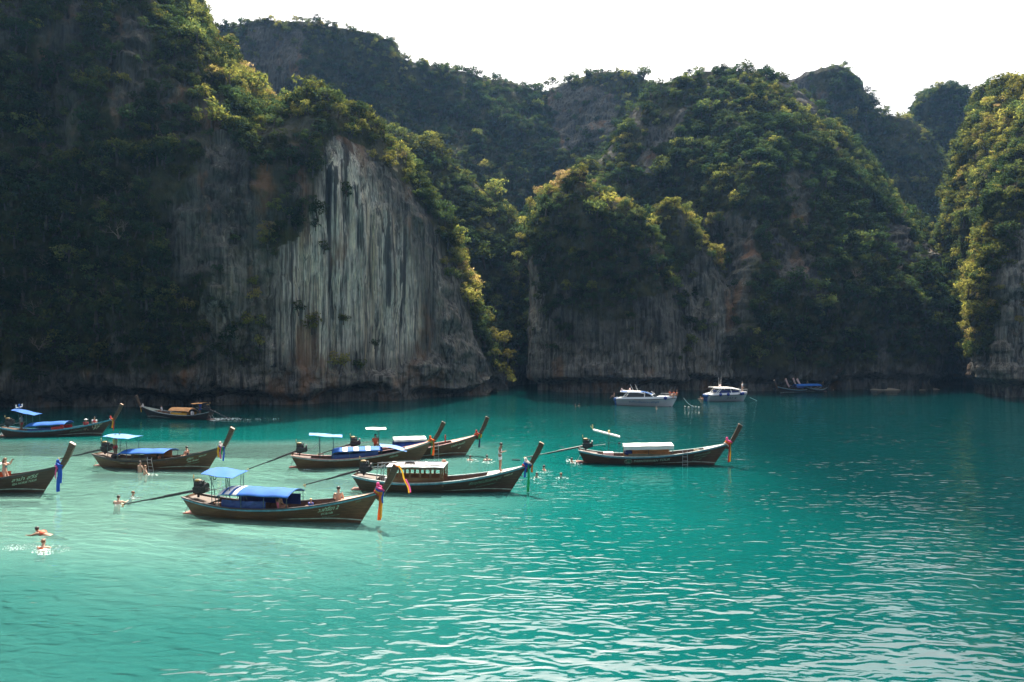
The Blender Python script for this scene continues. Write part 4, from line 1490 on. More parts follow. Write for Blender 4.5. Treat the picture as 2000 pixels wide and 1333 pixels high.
    if cn:
        typ, x0, x1, z, rise, wd, mat = cn
        slope = cfg.get('canslope', 0.0)
        def f(u, v):
            x = x0 + (x1 - x0) * u
            c = (v - .5) * 2
            zz = z + rise * (1 - abs(c) ** 2.2) + slope * (u - .5)
            if typ == 'arch':
                zz -= .10 * max(0, 1 - u / .12) ** 2
            return Vector((x, c * wd / 2, zz + .012 * math.sin(17 * u + 3 * v)))
        if typ == 'arch':
            o_ = fabric(f, 22, 13, .02).build('canopy', mat, e, True)
            st = cfg.get('canstripes')
            if st:
                for (a, c_) in st:
                    fabric(lambda u, v: f(a + (c_ - a) * u, v) + Vector((0, 0, .014)), 3, 13, .004).build('white_stripe', WHITEP, o_, True)
            hp = MB()
            for u in (.01, .34, .67, .99):
                hp.tube([f(u, v / 10) - Vector((0, 0, .04)) for v in range(11)], .02, 6)
            hp.build('canopy_hoops', POSTM, e)
        else:
            o_ = fabric(f, 14, 7, .05).build('canopy', mat, e, False)
            if cfg.get('drop'):
                dz_, dm = cfg['drop']
                for sd in (0.0, 1.0):
                    q = MB()
                    q.grid([[f(u / 8, sd) + Vector((0, .004 * (1 if sd else -1), -.03)) for u in range(9)], [f(u / 8, sd) + Vector((0, .004 * (1 if sd else -1), -.03 - dz_)) for u in range(9)]])
                    q.build('side_curtain', dm, e)
        npst = cfg.get('npost', 4)
        for k in range(npst):
            u = .02 + .96 * k / (npst - 1)
            for v in (.02, .98):
                p = f(u, v)
                t = max(.02, (p.x + .6) / (h.L + h.rake + .6))
                q = MB()
                if cfg.get('woodposts'):
                    q.bbox((p.x, p.y * .97, (p.z + h.sheer(t) - .3) / 2), (.09, .07, p.z - h.sheer(t) + .3), .01)
                    q.build('canopy_post', CABIN, e)
                else:
                    q.tube([(p.x, math.copysign(min(abs(p.y), h.half(t) - .05), p.y), h.sheer(t) - .1), (p.x, p.y, p.z - .02)], .018, 6)
                    q.build('canopy_post', POSTM, e)
        if not cfg.get('woodposts') and typ == 'arch':
            for v in (.02, .98):
                q = MB(); q.tube([f(u / 6, v) - Vector((0, 0, .05)) for u in range(7)], .018, 6); q.build('canopy_rail', POSTM, e)
    # side panels / tarps inside the hull
    for (x0, x1, z0, z1, mat, nm) in cfg.get('panels', []):
        for sd in (1, -1):
            q = MB()
            rr = []
            for zz in (z0, (z0 + z1) / 2, z1):
                r = []
                for i in range(13):
                    x = x0 + (x1 - x0) * i / 12
                    t = (x + .6) / (h.L + h.rake + .6)
                    r.append(Vector((x, sd * (h.half(t) - .10 + .02 * math.sin(i * 1.7 + zz * 9)), h.sheer(t) + zz)))
                rr.append(r)
            q.slab(rr, .001) if False else q.grid(rr)
            rr2 = [[p - Vector((0, sd * .03, 0)) for p in r] for r in rr]
            q.grid(rr2)
            q.build(nm, mat, e)
    for f_ in cfg.get('extra', []):
        f_(e, h)
    if 'ladder' in cfg:
        x = cfg['ladder']
        lad = MB()
        t = (x + .6) / (h.L + h.rake + .6)
        pts = []
        for dx in (-.19, .19):
            top = h.P(t, 1, side, .05); low = h.P(t, h.k_at(t, 0), side, .16)
            a = Vector((x + dx * .85, top.y, top.z + .22)); c = Vector((x + dx + .05, low.y + side * .08, -.35))
            pts.append((a, c))
            lad.tube([a, Vector((a.x, top.y + side * .05, top.z + .05)), c], .02, 6)
        lo = lad.build('ladder', STEEL, e)
        for k in range(5):
            w0 = k / 4
            q = MB()
            a = pts[0][0].lerp(pts[0][1], .12 + .8 * w0); c = pts[1][0].lerp(pts[1][1], .12 + .8 * w0)
            q.tube([a + Vector((0, side * .04, 0)), c + Vector((0, side * .04, 0))], .016, 6)
            q.build('rung', STEEL, lo)
    for args in cfg.get('text', []):
        letters_on_hull(h, e, *args, side=side)
    return e, h, side

def to_world(e, p):
    c, s = math.cos(e.rotation_euler.z), math.sin(e.rotation_euler.z)
    return Vector((e.location.x + c * p[0] - s * p[1], e.location.y + s * p[0] + c * p[1], e.location.z + p[2]))

def garland(e, h, wraps, strips, label, tipribbon=None):
    """cloth bands tied round the prow post, with hanging ends; wraps: materials, strips: (material, length, dx, width)"""
    base = Vector((h.L + h.rake - .06, 0, h.zs[2] + .02))
    g = empty('prow_garland', to_world(e, base), e.rotation_euler.z)
    tag(g, label, 'ribbon', 'ribbons tied to the prows of the longtail boats')
    side = -1 if abs(e.rotation_euler.z) < math.pi / 2 else 1
    dirv = Vector((.5, 0, .86))
    for k, mt in enumerate(wraps):
        b = MB()
        c = dirv * (-.12 + .10 * k)
        nx = Vector((dirv.z, 0, -dirv.x))
        rr = random.Random(k + len(label))
        n = 18
        ring = []
        for i in range(n + 1):
            a = 2 * math.pi * i / n
            ring.append(c + nx * (.20 + .025 * math.sin(3 * a + k)) * math.cos(a) + Vector((0, (.15 + .02 * math.cos(2 * a)) * math.sin(a), 0)) + dirv * .03 * math.sin(a * 2 + k))
        b.tube(ring, [.055 + .018 * math.sin(i * 2.1 + k) for i in range(n + 1)], 6, cap=False)
        if k == len(wraps) - 1:
            b.ell(c + nx * -.22 + dirv * .08, (.09, .09, .12), 8, 6)
        b.build('wrap', mt, g, True)
    for k, (mt, ln, dx, wd) in enumerate(strips):
        b = MB()
        y = side * (.17 + .02 * k)
        rows = []
        for j in range(9):
            q = j / 8
            w = wd * (.55 + .45 * q)
            xx = dx + .03 * math.sin(4 * q + k)
            rows.append([Vector((xx - w / 2, y + .02 * math.sin(6 * q + k), .02 - ln * q)), Vector((xx, y + side * .03, .02 - ln * q)), Vector((xx + w / 2, y + .01 * math.sin(5 * q), .02 - ln * q * (1 - .03 * (k % 2))))])
        b.grid(rows)
        rows2 = [[p - Vector((0, side * .02, 0)) for p in r] for r in rows]
        b.grid(rows2)
        b.build('ribbon', mt, g, True)
    return g

def roof_box(x0, x1, z, th, wd, mat, nm='roof_gear'):
    def f(e, h):
        b = MB(); b.bbox(((x0 + x1) / 2, 0, z), (x1 - x0, wd, th), .02)
        b.build(nm, mat, e)
    return f

def box_at(c, s, mat, nm, bev=.02):
    def f(e, h):
        b = MB(); b.bbox(c, s, bev)
        b.build(nm, mat, e)
    return f

def coil_at(c, r, mat, nm):
    def f(e, h):
        b = MB()
        for k in range(3):
            rr = r * (1 - .22 * k)
            b.tube([(c[0] + rr * math.cos(a * .449), c[1] + rr * .8 * math.sin(a * .449), c[2] + .03 * k) for a in range(15)], .022, 6, cap=False)
        b.build(nm, mat, e)
    return f

def stool_at(c, hgt, mat):
    def f(e, h):
        b = MB(); b.bbox((c[0], c[1], c[2] + hgt), (.40, .34, .04), .01)
        o = b.build('stool', mat, e)
        for dx in (-.16, .16):
            for dy in (-.13, .13):
                q = MB(); q.box((c[0] + dx, c[1] + dy, c[2] + hgt / 2), (.035, .035, hgt - .04)); q.build('leg', mat, o)
    return f

def emblem(x, zoff, w, hgt):
    """the oval badge on the hull: pale field, green rim and dome with palm-like marks"""
    def f(e, h):
        Lh = h.L + h.rake + .62
        t0 = (x + .6) / Lh
        def disc(nm, mat, a, b_, off, fn=lambda a: 1.0, cx=0, cz=0):
            q = MB()
            pts = []
            for i in range(28):
                an = 2 * math.pi * i / 28
                dx, dz = cx + a * math.cos(an) * fn(an), cz + b_ * math.sin(an) * fn(an)
                t = t0 + dx / Lh
                z = h.sheer(t) - zoff + dz
                pts.append(h.P(t, h.k_at(t, z), -1, off))
            q.add(pts, [tuple(range(28))])
            return q.build(nm, mat, e)
        disc('emblem_field', LETTER, w / 2, hgt / 2, .010)
        disc('emblem_dark', HULLD, w * .46, hgt * .42, .013)
        disc('emblem_dome', LETTERG, w * .26, hgt * .27, .016, cx=w * .1, cz=.02)
        disc('emblem_wave', LETTER, w * .30, hgt * .07, .019, cx=-.02, cz=-hgt * .26)
        disc('emblem_leaf', LETTER, w * .10, hgt * .16, .019, lambda a: .6 + .4 * abs(math.cos(2.5 * a)), cx=-w * .28, cz=.05)
    return f

def cabin_roof_strips(e, h):
    for (x0, x1, y) in ((2.1, 3.2, -.55), (3.25, 4.2, -.55), (4.25, 5.0, -.55), (2.5, 3.8, .58), (3.9, 4.8, .58)):
        b = MB(); b.bbox(((x0 + x1) / 2, y, 1.66), (x1 - x0, .13, .03), .008)
        b.build('solar_strip', SOLAR, e)
    b = MB()
    for k in range(3):
        rr = .34 - .05 * k
        b.tube([(2.95 + rr * math.cos(a * .449), -.1 + rr * .55 * math.sin(a * .449), 1.68 + .03 * k) for a in range(15)], .022, 6, cap=False)
    b.tube([(2.6, -.1, 1.68), (2.3, -.2, 1.68), (2.0, -.05, 1.68), (1.8, -.3, 1.68)], .02, 6)
    b.build('rope_coil', RUBBER, e)
    b = MB(); b.ell((4.95, .45, 1.74), (.16, .14, .1), 10, 6); b.build('roof_bundle', simple('bundle', (.28, .15, .10), .8, .3, 6), e, True)

def side_cabin(e, h):
    """wooden cabin walls with open windows"""
    for sd in (1, -1):
        b = MB(); b.bbox((3.4, sd * .74, .70), (3.3, .04, .42), .008); b.build('cabin_wall', CABIN, e)
        b = MB(); b.bbox((3.4, sd * .74, 1.47), (3.3, .04, .12), .008); b.build('cabin_header', CABIN, e)
        for k in range(6):
            x = 1.85 + 3.1 * k / 5
            b = MB(); b.bbox((x, sd * .745, 1.16), (.12, .06, .52), .01); b.build('window_post', CABIN, e)

BOATS = {}
B1, H1, S1 = longtail(water_pt(702, 1022), water_pt(385, 1004), label='nearest longtail boat, glossy brown hull, blue canopy with white stripes at its rear edge', cfg=dict(
    awning=(.75, 2.55, 2.38, 2.22, 1.5, CLOTHB), awposts=(.28, .86), awbrace=True, awtilt=.1,
    canopy=('arch', 1.75, 5.7, 1.30, .24, 1.72, CLOTHB), canstripes=[(.004, .065), (.105, .17), (.21, .275)],
    panels=[(1.95, 4.45, -.02, .38, NAVY, 'side_tarp')], shaft=(4.6, .28), tiller=.18,
    extra=[box_at((1.45, -.35, .55), (.18, .14, .34), simple('jug', (.62, .48, .32), .5, .2, 4), 'jug', .04), box_at((.95, .2, .45), (.5, .3, .3), INNER, 'crate'), box_at((4.4, .62, .90), (2.4, .06, .55), NAVY, 'far_curtain')],
    text=[('ว.ฟารีดา 2', .735, 1.05, .42, .30, LETTER), ('W.farida', .755, .66, .63, .19, LETTER), ('farida longtail tour', .768, .95, .80, .115, LETTERD), ('พีพี', .905, .24, .28, .12, LETTERD)]))
garland(B1, H1, (REDC, YELC, BLUC, PINKC), [(ORC, 1.42, .10, .20), (YELC, 1.32, .20, .12), (BLUC, .55, .28, .10)], 'pink, yellow and blue garland with long orange ribbon on the nearest prow')
tr = empty('tip_ribbon', to_world(B1, (H1.L + H1.rake + .90, -.05, 2.93)), B1.rotation_euler.z)
tag(tr, 'orange-yellow ribbon blown from the top of the nearest prow post', 'ribbon', 'ribbons tied to the prows of the longtail boats')
q = MB(); q.tube([(-.17, .1, .03), (.02, -.08, .0), (.16, .06, -.05), (-.02, .12, .0)], .035, 6); q.build('knot', ORC, tr, True)
q = MB()
rows = [[Vector((.12 + .62 * (j / 10) ** .8 + .03 * math.sin(j) - .04, -.06 - .02 * j, -1.25 * (j / 10))), Vector((.12 + .62 * (j / 10) ** .8 + .03 * math.sin(j) + .05, -.08 - .02 * j, -1.25 * (j / 10)))] for j in range(11)]
q.grid(rows); q.build('ribbon', YELC, tr, True)
q = MB(); q.grid([[p + Vector((.06, .02, .04)) for p in r] for r in rows[5:]]); q.build('ribbon', PINKC, tr, True)
B2, H2, S2 = longtail(water_pt(995, 961), water_pt(708, 957), label='longtail boat with white-roofed wooden cabin and a person standing on its bow', cfg=dict(
    hull=HULLD, trim=TRIMB, cap=TRIMG, beam=1.95, foredeck=.77, thwarts=(.2,), inner=INNER, deck=simple('bare_deck', (.60, .48, .42), .6, .12, 3),
    canopy=('flat', 1.7, 5.15, 1.60, .03, 1.75, WHITEP), npost=2, woodposts=True, shaft=(3.7, .25), tiller=.4,
    extra=[side_cabin, cabin_roof_strips, box_at((1.6, -.3, .6), (.3, .25, .5), WHITEP, 'cool_box'), box_at((.9, -.1, .45), (.35, .3, .3), KHAKI, 'bag', .08), box_at((5.5, -.3, .36), (.7, .5, .2), simple('lilac_cloth', (.35, .38, .6), .8, .2, 5), 'cloth_heap', .07)],
    awposts=(), text=[('ชัยยุทธประสพสุข', .69, 1.95, .42, .26, LETTERD), ('หมายเลข 205', .885, .52, .33, .14, LETTERY), ('phi phi longtail tour', .745, 1.2, .66, .10, LETTERD)]))
garland(B2, H2, (REDC, BLUC, BLUC, WHTC), [(GRNC, 1.60, .10, .16), (BLUC, .75, -.08, .13), (ORC, .42, .34, .14)], 'dark blue, red and white garland with long green ribbon by the person in white')
# two bare posts of a helm frame behind the cabin
for (x, y) in ((.95, -.45), (1.35, -.45), (1.0, .45), (1.5, .45)):
    q = MB(); q.tube([(x, y, .5), (x + .12, y * .9, 1.65)], .024, 6); q.build('helm_post', TRIMG, B2)
q = MB(); q.tube([(.9, .1, 1.62), (2.6, .15, 1.72)], .03, 6); q.tube([(.5, -.1, 1.40), (2.9, -.1, 1.62)], .02, 6); q.build('helm_rail', STEEL, B2)
B3, H3, S3 = longtail(water_pt(816, 904), water_pt(583, 914), label='longtail boat with pale-striped blue canopy and stern stool, behind the cabin boat', cfg=dict(
    trim=TRIMG, cap=TRIMP, awning=(.75, 3.05, 2.46, 2.22, 1.45, CLOTHL), awposts=(.3, .72),
    canopy=('arch', 2.35, 5.9, 1.16, .16, 1.75, CLOTHB), canstripes=[(.2, .3), (.42, .52), (.66, .76)], panels=[(2.3, 5.6, .0, .32, NAVY, 'side_tarp')], shaft=(3.5, .05), tiller=.55,
    extra=[stool_at((1.55, -.2, .45), .52, INNER), box_at((3.6, -.4, .75), (.25, .2, .18), ORC, 'life_ring', .05), box_at((5.3, -.62, .82), (.28, .06, .26), ORC, 'life_jacket', .03), box_at((3.2, .2, .85), (1.2, .5, .4), NAVY, 'tarp_heap', .08)],
    text=[('Natcha', .70, .65, .40, .24, LETTER)]))
garland(B3, H3, (YELC, REDC, ORC), [(ORC, 1.15, .10, .17), (GRNC, 1.05, -.02, .08)], 'red and orange garland with green-edged ribbon on the pale-canopied boat')
q = MB()
q.slab([[Vector((5.75 + 1.9 * u / 6, (v / 4 - .5) * 1.7, 1.42 - .42 * (u / 6) ** 1.4 + .03 * math.sin(u + v))) for u in range(7)] for v in range(5)], .02)
q.build('front_canopy', CLOTHL, B3)
B4, H4, S4 = longtail(water_pt(908, 889), water_pt(688, 898), label='longtail boat with white awning and deep blue side curtain, number 41 at the bow', cfg=dict(
    cap=TRIMP, trim=TRIMD, zs=(.95, .66, 1.6), beam=1.8, foredeck=.79, reach=.75, canopy=('flat', 3.1, 5.6, 1.50, .10, 1.7, CLOTHW), drop=(.12, CLOTHW), panels=[(3.1, 5.6, .05, .52, BLUET, 'side_curtain')],
    awning=(1.0, 2.55, 2.42, 2.36, 1.3, CLOTHW), awposts=(.62,), shaft=(2.6, .5), ladder=6.35, stripe=True,
    extra=[box_at((7.2, .1, 1.35), (.09, .09, .62), REDC, 'bollard', .02), box_at((2.6, -.2, .9), (.4, .3, .04), KHAKI, 'tray')],
    text=[('นาเดีย ทะเลใส', .80, 1.15, .40, .24, LETTER), ('41', .875, .20, .74, .22, LETTERY)]))
garland(B4, H4, (REDC, ORC, REDC), [(PURC, 1.05, .10, .15), (YELC, .3, .24, .14), (GRNC, .35, .1, .14)], 'orange-red garland with dark violet ribbon on the boat numbered 41')
B5, H5, S5 = longtail(water_pt(406, 917), water_pt(203, 911), label='longtail boat with blue canopy, khaki tarp and a person standing under its stern awning', cfg=dict(
    hull=HULLW, cap=TRIMD, trim=TRIMD, awning=(.55, 2.55, 2.34, 2.20, 1.6, CLOTHL), awposts=(.12, .86), reach=.78, flare=.05,
    canopy=('arch', 1.7, 5.35, 1.14, .20, 1.75, CLOTHB), canslope=.10, shaft=(3.7, .45), ladder=4.35, loops=BRASS,
    panels=[(1.6, 4.0, -.25, .14, KHAKI, 'khaki_tarp')], extra=[box_at((4.0, .45, .98), (2.2, .06, .5), PLYWOOD, 'back_board'), box_at((1.15, -.35, .72), (.42, .4, .5), RUBBER, 'bucket', .08)],
    text=[('สุริยา', .775, .46, .38, .22, LETTER), ('พพน 244', .86, .50, .34, .17, LETTER), ('Sea Rider', .79, .8, .58, .18, LETTER), ('phuket thailand', .785, .95, .76, .10, LETTERD)]))
garland(B5, H5, (YELC, BLUC, WHTC), [(BLUC, 1.0, .26, .12), (GRNC, .55, .12, .16), (PINKC, .85, .06, .12), (YELC, .75, -.1, .16)], 'yellow, blue and green garland on the prow of the boat with the khaki tarp')
B6, H6, S6 = longtail(water_pt(197, 850), water_pt(14, 853), label='dark longtail boat numbered 97 with blue awning, close to the left cliff', cfg=dict(
    hull=HULLD, trim=TRIMB, cap=TRIMB, zs=(.95, .58, 1.55), awning=(.75, 2.75, 2.62, 2.10, 1.5, CLOTHB), awposts=(.3, .9), reach=.80,
    canopy=('arch', 1.95, 5.5, 1.10, .26, 1.8, CLOTHB), canslope=.16, shaft=(3.2, .6), panels=[(2.2, 4.3, .0, .22, NAVY, 'side_tarp'), (4.3, 5.4, .0, .28, REDC, 'red_tarp')],
    extra=[box_at((1.05, 0, 2.78), (.06, 1.1, .05), WHITEP, 'roof_rack'), box_at((1.05, -.5, 2.92), (.08, .08, .26), WHITEP, 'roof_lamp'), box_at((1.05, .5, 2.92), (.08, .08, .26), WHITEP, 'roof_lamp'), box_at((1.05, 0, 2.95), (.14, .14, .24), CLOTHB, 'roof_bottle')],
    text=[('MTB 3032', .865, .62, .30, .22, LETTERY), ('97', .868, .52, .68, .42, LETTERY), ('เรือหางยาว พีพี', .66, 1.5, .45, .2, LETTERD)]))
garland(B6, H6, (WHTC, REDC), [(YELC, .9, .08, .16), (REDC, 1.2, .2, .1)], 'white and red garland on the prow of boat 97')
B7, H7, S7 = longtail(water_pt(84, 962), water_pt(-225, 957), label='longtail boat cut off by the left edge, blue sash on its thick prow', cfg=dict(
    hull=HULLD, trim=TRIMD, cap=TRIMD, endmat=simple('pale_end', (.72, .58, .48), .6, .15, 10), flare=.06, reach=.78, foredeck=.9, thwarts=(.5, .6),
    canopy=('flat', 2.4, 7.35, 1.62, .03, 1.6, WHITEP), npost=4, shaft=(3.6, .3), panels=[(6.0, 7.6, -.2, .22, simple('orange_jackets', (.62, .12, .04), .7, .45, 8, bump=.05), 'life_jackets')],
    text=[('ลาม่า สวีร์', .792, 1.42, .42, .30, LETTER), ('SEA HORSE TOUR', .80, 1.42, .66, .19, LETTER)]))
garland(B7, H7, (PINKC, BLUC, BLUC), [(BLUC, 1.05, .16, .26), (BLUC, 1.58, .08, .24), (PINKC, .8, -.06, .08)], 'thick royal blue sash edged with pink on the leftmost prow')
B8, H8, S8 = longtail(water_pt(1393, 908), water_pt(1142, 903.5), label='dark brown longtail boat with white box roof, emblem and ladder, alone in deep water', cfg=dict(
    hull=HULLD, trim=TRIMB, cap=TRIMG, zs=(.98, .60, 1.58), deck=simple('pink_deck', (.62, .42, .38), .6, .12, 3), foredeck=.84, beam=1.8,
    canopy=('flat', 2.85, 6.45, 1.42, .04, 1.6, CLOTHW), canslope=.12, drop=(.24, CLOTHW), npost=3, shaft=(4.6, .28), ladder=7.25, stripe=True,
    extra=[emblem(3.15, .36, .62, .38), box_at((4.6, .55, .80), (3.4, .05, .55), PLYWOOD, 'back_board'), box_at((4.9, -.55, .68), (3.4, .08, .22), KHAKI, 'bench_back'), box_at((3.2, -.2, .85), (.6, .5, .4), NAVY, 'bag', .1), box_at((1.75, -.1, .62), (.75, .6, .4), PINKP, 'cool_box'), coil_at((8.2, 0, 1.05), .22, ROPE, 'rope_coil'),
           box_at((2.55, -.25, .95), (.03, .03, 1.1), POSTM, 'lamp_pole', .005), box_at((2.55, -.25, 1.52), (.2, .18, .12), IRON, 'lamp', .04)],
    text=[('PARNTAWAN TOUR', .378, 2.75, .42, .26, LETTER), ('หัวหินทะเลใส', .79, 1.2, .42, .2, LETTERD), ('phi phi island', .80, .95, .62, .15, LETTERD), ('tour 081', .80, .7, .80, .13, LETTERD)]))
garland(B8, H8, (WHTC, ORC, ORC, PINKC), [(YELC, 1.35, .14, .10), (REDC, 1.4, .06, .12)], 'orange garland with pink bow on the prow of the boat in deep water')
q = MB(); q.tube([(1.78, 0, .5), (1.80, 0, 2.12)], .028, 6); po_ = q.build('helm_pole', POSTM, B8)
q = MB()
rotp = Matrix.Rotation(math.radians(14), 3, 'Y')
q.bbox((1.62, 0, 2.20), (2.05, .5, .12), .03, rotp); q.build('helm_board', WHITEP, B8)
q = MB(); q.bbox((1.80, -.05, 2.28), (.14, .12, .34), .03); q.tube([(.62, 0, 2.5), (.5, 0, 2.62), (.42, 0, 2.75)], .03, 6); q.ell((.58, 0, 2.72), (.06, .06, .14), 8, 6); q.build('pole_fittings', BRASS, B8)
B9, H9, S9 = longtail(water_pt(291, 816), water_pt(407, 820), label='black longtail boat with orange roof under way along the foot of the left cliff', cfg=dict(
    hull=HULLB, cap=TRIMG, trim=TRIMD, zs=(.95, .5, 1.35), ptop=2.55, reach=.72, deck=simple('green_deck', (.22, .26, .22), .6, .2, 3), foredeck=.78, awning=(.55, 1.9, 1.95, 1.88, 1.2, CLOTHO), awposts=(.86,),
    canopy=('arch', 2.1, 4.9, .98, .34, 1.6, CLOTHO), panels=[(2.3, 4.5, -.05, .26, simple('amber_tarp', (.55, .30, .03), .6, .25, 3), 'amber_tarp')], shaft=(3.6, -.05),
    extra=[box_at((1.9, .35, .72), (.34, .3, .4), WHITEP, 'white_tub', .06), box_at((4.8, .4, .78), (.2, .2, .3), WHITEP, 'white_can', .05)], text=[]))
garland(B9, H9, (WHTC, WHTC), [(YELC, .75, -.05, .1)], 'white garland on the prow of the orange-roofed longtail boat')
for k, (bw, sn, cv, lab, hullm) in enumerate([
    ((1525, 769.5), (1577, 765.5), ('arch', 1.5, 4.2, .85, .3, 1.5, NAVY), 'small dark longtail boat, front one of the cluster before the dark rock', HULLB),
    ((1548, 765.8), (1590, 763.2), None, 'small longtail boat with reddish bow, second prow of the distant cluster', HULLW),
    ((1563, 764.6), (1598, 762.6), ('arch', 1.5, 6.4, .95, .35, 1.5, CLOTHG), 'small longtail boat with green canopy in the distant cluster', HULLD),
    ((1576, 766.5), (1607, 766.0), ('arch', .6, 5.6, 1.15, .35, 1.5, CLOTHB), 'small longtail boat with bright blue canopy at the back of the distant cluster', HULLB)]):
    bw_, sn_ = water_pt(*bw), water_pt(*sn)
    if (bw_ - sn_).length > 8.6:
        sn_ = bw_ + (sn_ - bw_).normalized() * 8.6
    c_ = dict(hull=hullm, cap=TRIMP if k == 1 else TRIMG, zs=(.85, .5, 1.3), ptop=2.4, shaft=(2.2, .3), text=[], prowmat=PINKP if k else PROWW)
    if cv: c_['canopy'] = cv
    longtail(bw_, sn_, label=lab, cfg=c_)

# ---------------------------------------------------------------- speedboats
def speedboat(bow, stern, label, cfg):
    d = bow - stern
    L = d.length
    rz = math.atan2(d.y, d.x)
    e = empty('speedboat', stern, rz)
    tag(e, label, 'speedboat', 'speedboats moored under the cliff')
    Bm = cfg.get('beam', 2.9) / 2
    NT = 26
    def half(t, k):
        w = Bm * (1 - max(0, (t - .45) / .55) ** 2.3) * (.92 + .08 * min(1, t / .2))
        return max(.05, w * (.72 + .28 * k) if k <= 1 else w)
    def sheer(t):
        return cfg.get('fb0', .95) + (cfg.get('fb1', 1.35) - cfg.get('fb0', .95)) * t ** 1.3
    def P(t, k, sd):
        x = (L * t) * 1.0 + (.75 * k if t > .9 else .75 * k * max(0, (t - .3) / .6)) * 1.0
        z = -.3 + (sheer(t) + .3) * k
        return Vector((x, sd * half(t, k) * (k ** .28 if k > 0 else 0), z))
    ts = [i / (NT - 1) for i in range(NT)]
    ks = [0.001, .12, .28, .45, .62, .8, 1.0]
    b = MB()
    for sd in (1, -1):
        rows = [[P(t, k, sd) for t in ts] for k in ks]
        b.grid(rows if sd > 0 else [list(reversed(r)) for r in rows])
    b.grid([[P(0, k, -1) for k in ks], [P(0, k, 1) for k in ks]])
    b.grid([[P(1, k, 1) for k in ks], [P(1, k, -1) for k in ks]])
    b.build('hull', cfg.get('hullmat', GEL), e, True)
    # raised topsides above the dark rub line, and the deck
    tp = cfg.get('top', .32)
    b = MB()
    for sd in (1, -1):
        rows = [[P(t, 1, sd) * 1.0 + Vector((0, sd * (.02 - .10 * q), tp * q * (1 - .55 * max(0, 1 - t / .18)))) for t in ts] for q in (0.01, .5, 1)]
        b.grid(rows if sd > 0 else [list(reversed(r)) for r in rows])
    b.grid([[P(t, 1, -1) + Vector((0, .08, tp * .98 * (1 - .55 * max(0, 1 - t / .18)))) for t in ts], [P(t, 1, 1) + Vector((0, -.08, tp * .98 * (1 - .55 * max(0, 1 - t / .18)))) for t in ts]])
    b.build('deck', GEL, e, True)
    b = MB()
    for sd in (1, -1):
        b.tube([P(t, 1, sd) + Vector((0, sd * .03, 0)) for t in ts], .045, 6)
    b.build('rub_rail', TRIMD, e)
    z0 = cfg.get('fb0', .95) + tp
    # cabin glass and roof
    cx0, cx1, hz = cfg['cab']
    b = MB()
    w0 = Bm * .86
    prof = [(cx0, 0), (cx0 + .35, hz), (cx1 - cfg.get('slope', 1.7), hz), (cx1, .08)]
    vs_, n = [], len(prof)
    for sd in (1, -1):
        for (x, z) in prof:
            vs_.append(Vector((x, sd * w0 * (1 - .12 * z / hz) * (1 - .25 * max(0, (x - L * .55) / L)), z0 + z)))
    b.add(vs_, [tuple(range(n)), tuple(reversed(range(n, 2 * n))), (1, 0, n, n + 1), (2, 1, n + 1, n + 2), (3, 2, n + 2, n + 3)])
    if cfg.get('glazed', True):
        b.build('cabin_glass', GLASSD, e)
    rf = MB()
    rx0, rx1, drop = cfg['roof']
    rows = []
    for j in range(9):
        c = (j / 8 - .5) * 2
        r = []
        for i in range(15):
            u = i / 14
            x = rx0 + (rx1 - rx0) * u
            zz = z0 + hz + .12 * (1 - abs(c) ** 2.5) - drop * max(0, (u - .55) / .45) ** 1.6 + .06 * max(0, 1 - u / .12)
            r.append(Vector((x, c * w0 * (1.02 - .25 * max(0, (u - .6) / .4)), zz)))
        rows.append(r)
    rf.slab(rows, .09)
    ro = rf.build('roof', WHITEP, e, True)
    if cfg.get('roofblue'):
        for (u0, u1, c0, c1) in cfg['roofblue']:
            q = MB()
            rr = []
            for j in range(5):
                c = c0 + (c1 - c0) * j / 4
                r = []
                for i in range(8):
                    u = u0 + (u1 - u0) * i / 7
                    x = rx0 + (rx1 - rx0) * u
                    zz = z0 + hz + .12 * (1 - abs(c) ** 2.5) - drop * max(0, (u - .55) / .45) ** 1.6 + .06 * max(0, 1 - u / .12) + .008
                    r.append(Vector((x, c * w0 * (1.02 - .25 * max(0, (u - .6) / .4)), zz)))
                rr.append(r)
            q.grid(rr); q.build('blue_panel', GELB, ro)
    # pillars
    for (x0_, x1_) in cfg['pillars']:
        for sd in (1, -1):
            q = MB(); q.bbox(((x0_ + x1_) / 2, sd * w0 * .97, z0 + hz / 2), (.12, .07, math.hypot(hz, x1_ - x0_)), .02, Matrix.Rotation(math.atan2(x1_ - x0_, hz), 3, 'Y'))
            q.build('pillar', WHITEP, e)
    # antennas and lamps on the roof
    for (x, y, l_, lean) in cfg['masts']:
        q = MB(); q.tube([(x, y, z0 + hz + .1), (x - lean, y, z0 + hz + .1 + l_)], [.03, .012], 6); q.build('antenna', WHITEP, e)
    for (x, y) in cfg.get('lamps', []):
        q = MB(); q.ell((x, y, z0 + hz + .28), (.12, .1, .2), 8, 6); q.build('roof_lamp', PINKP, e, True)
    for x in cfg['fenders']:
        q = MB(); t = x / L
        p = P(min(t, .97), 1, -1)
        q.ell((p.x, p.y - .13, p.z + .12), (.24, .14, .26), 10, 8); q.tube([(p.x, p.y - .05, p.z + .3), (p.x, p.y + .08, p.z + tp + .03)], .02, 5)
        q.build('fender', FENDER, e, True)
    # outboards
    for y in cfg.get('outboards', (-.55, .0, .55)):
        q = MB(); q.bbox((-.28, y, .78), (.45, .34, .5), .1); q.bbox((-.26, y, .2), (.2, .14, .9), .04)
        q.build('outboard', cfg.get('obmat', GELB), e, True)
    # bow rail
    q = MB()
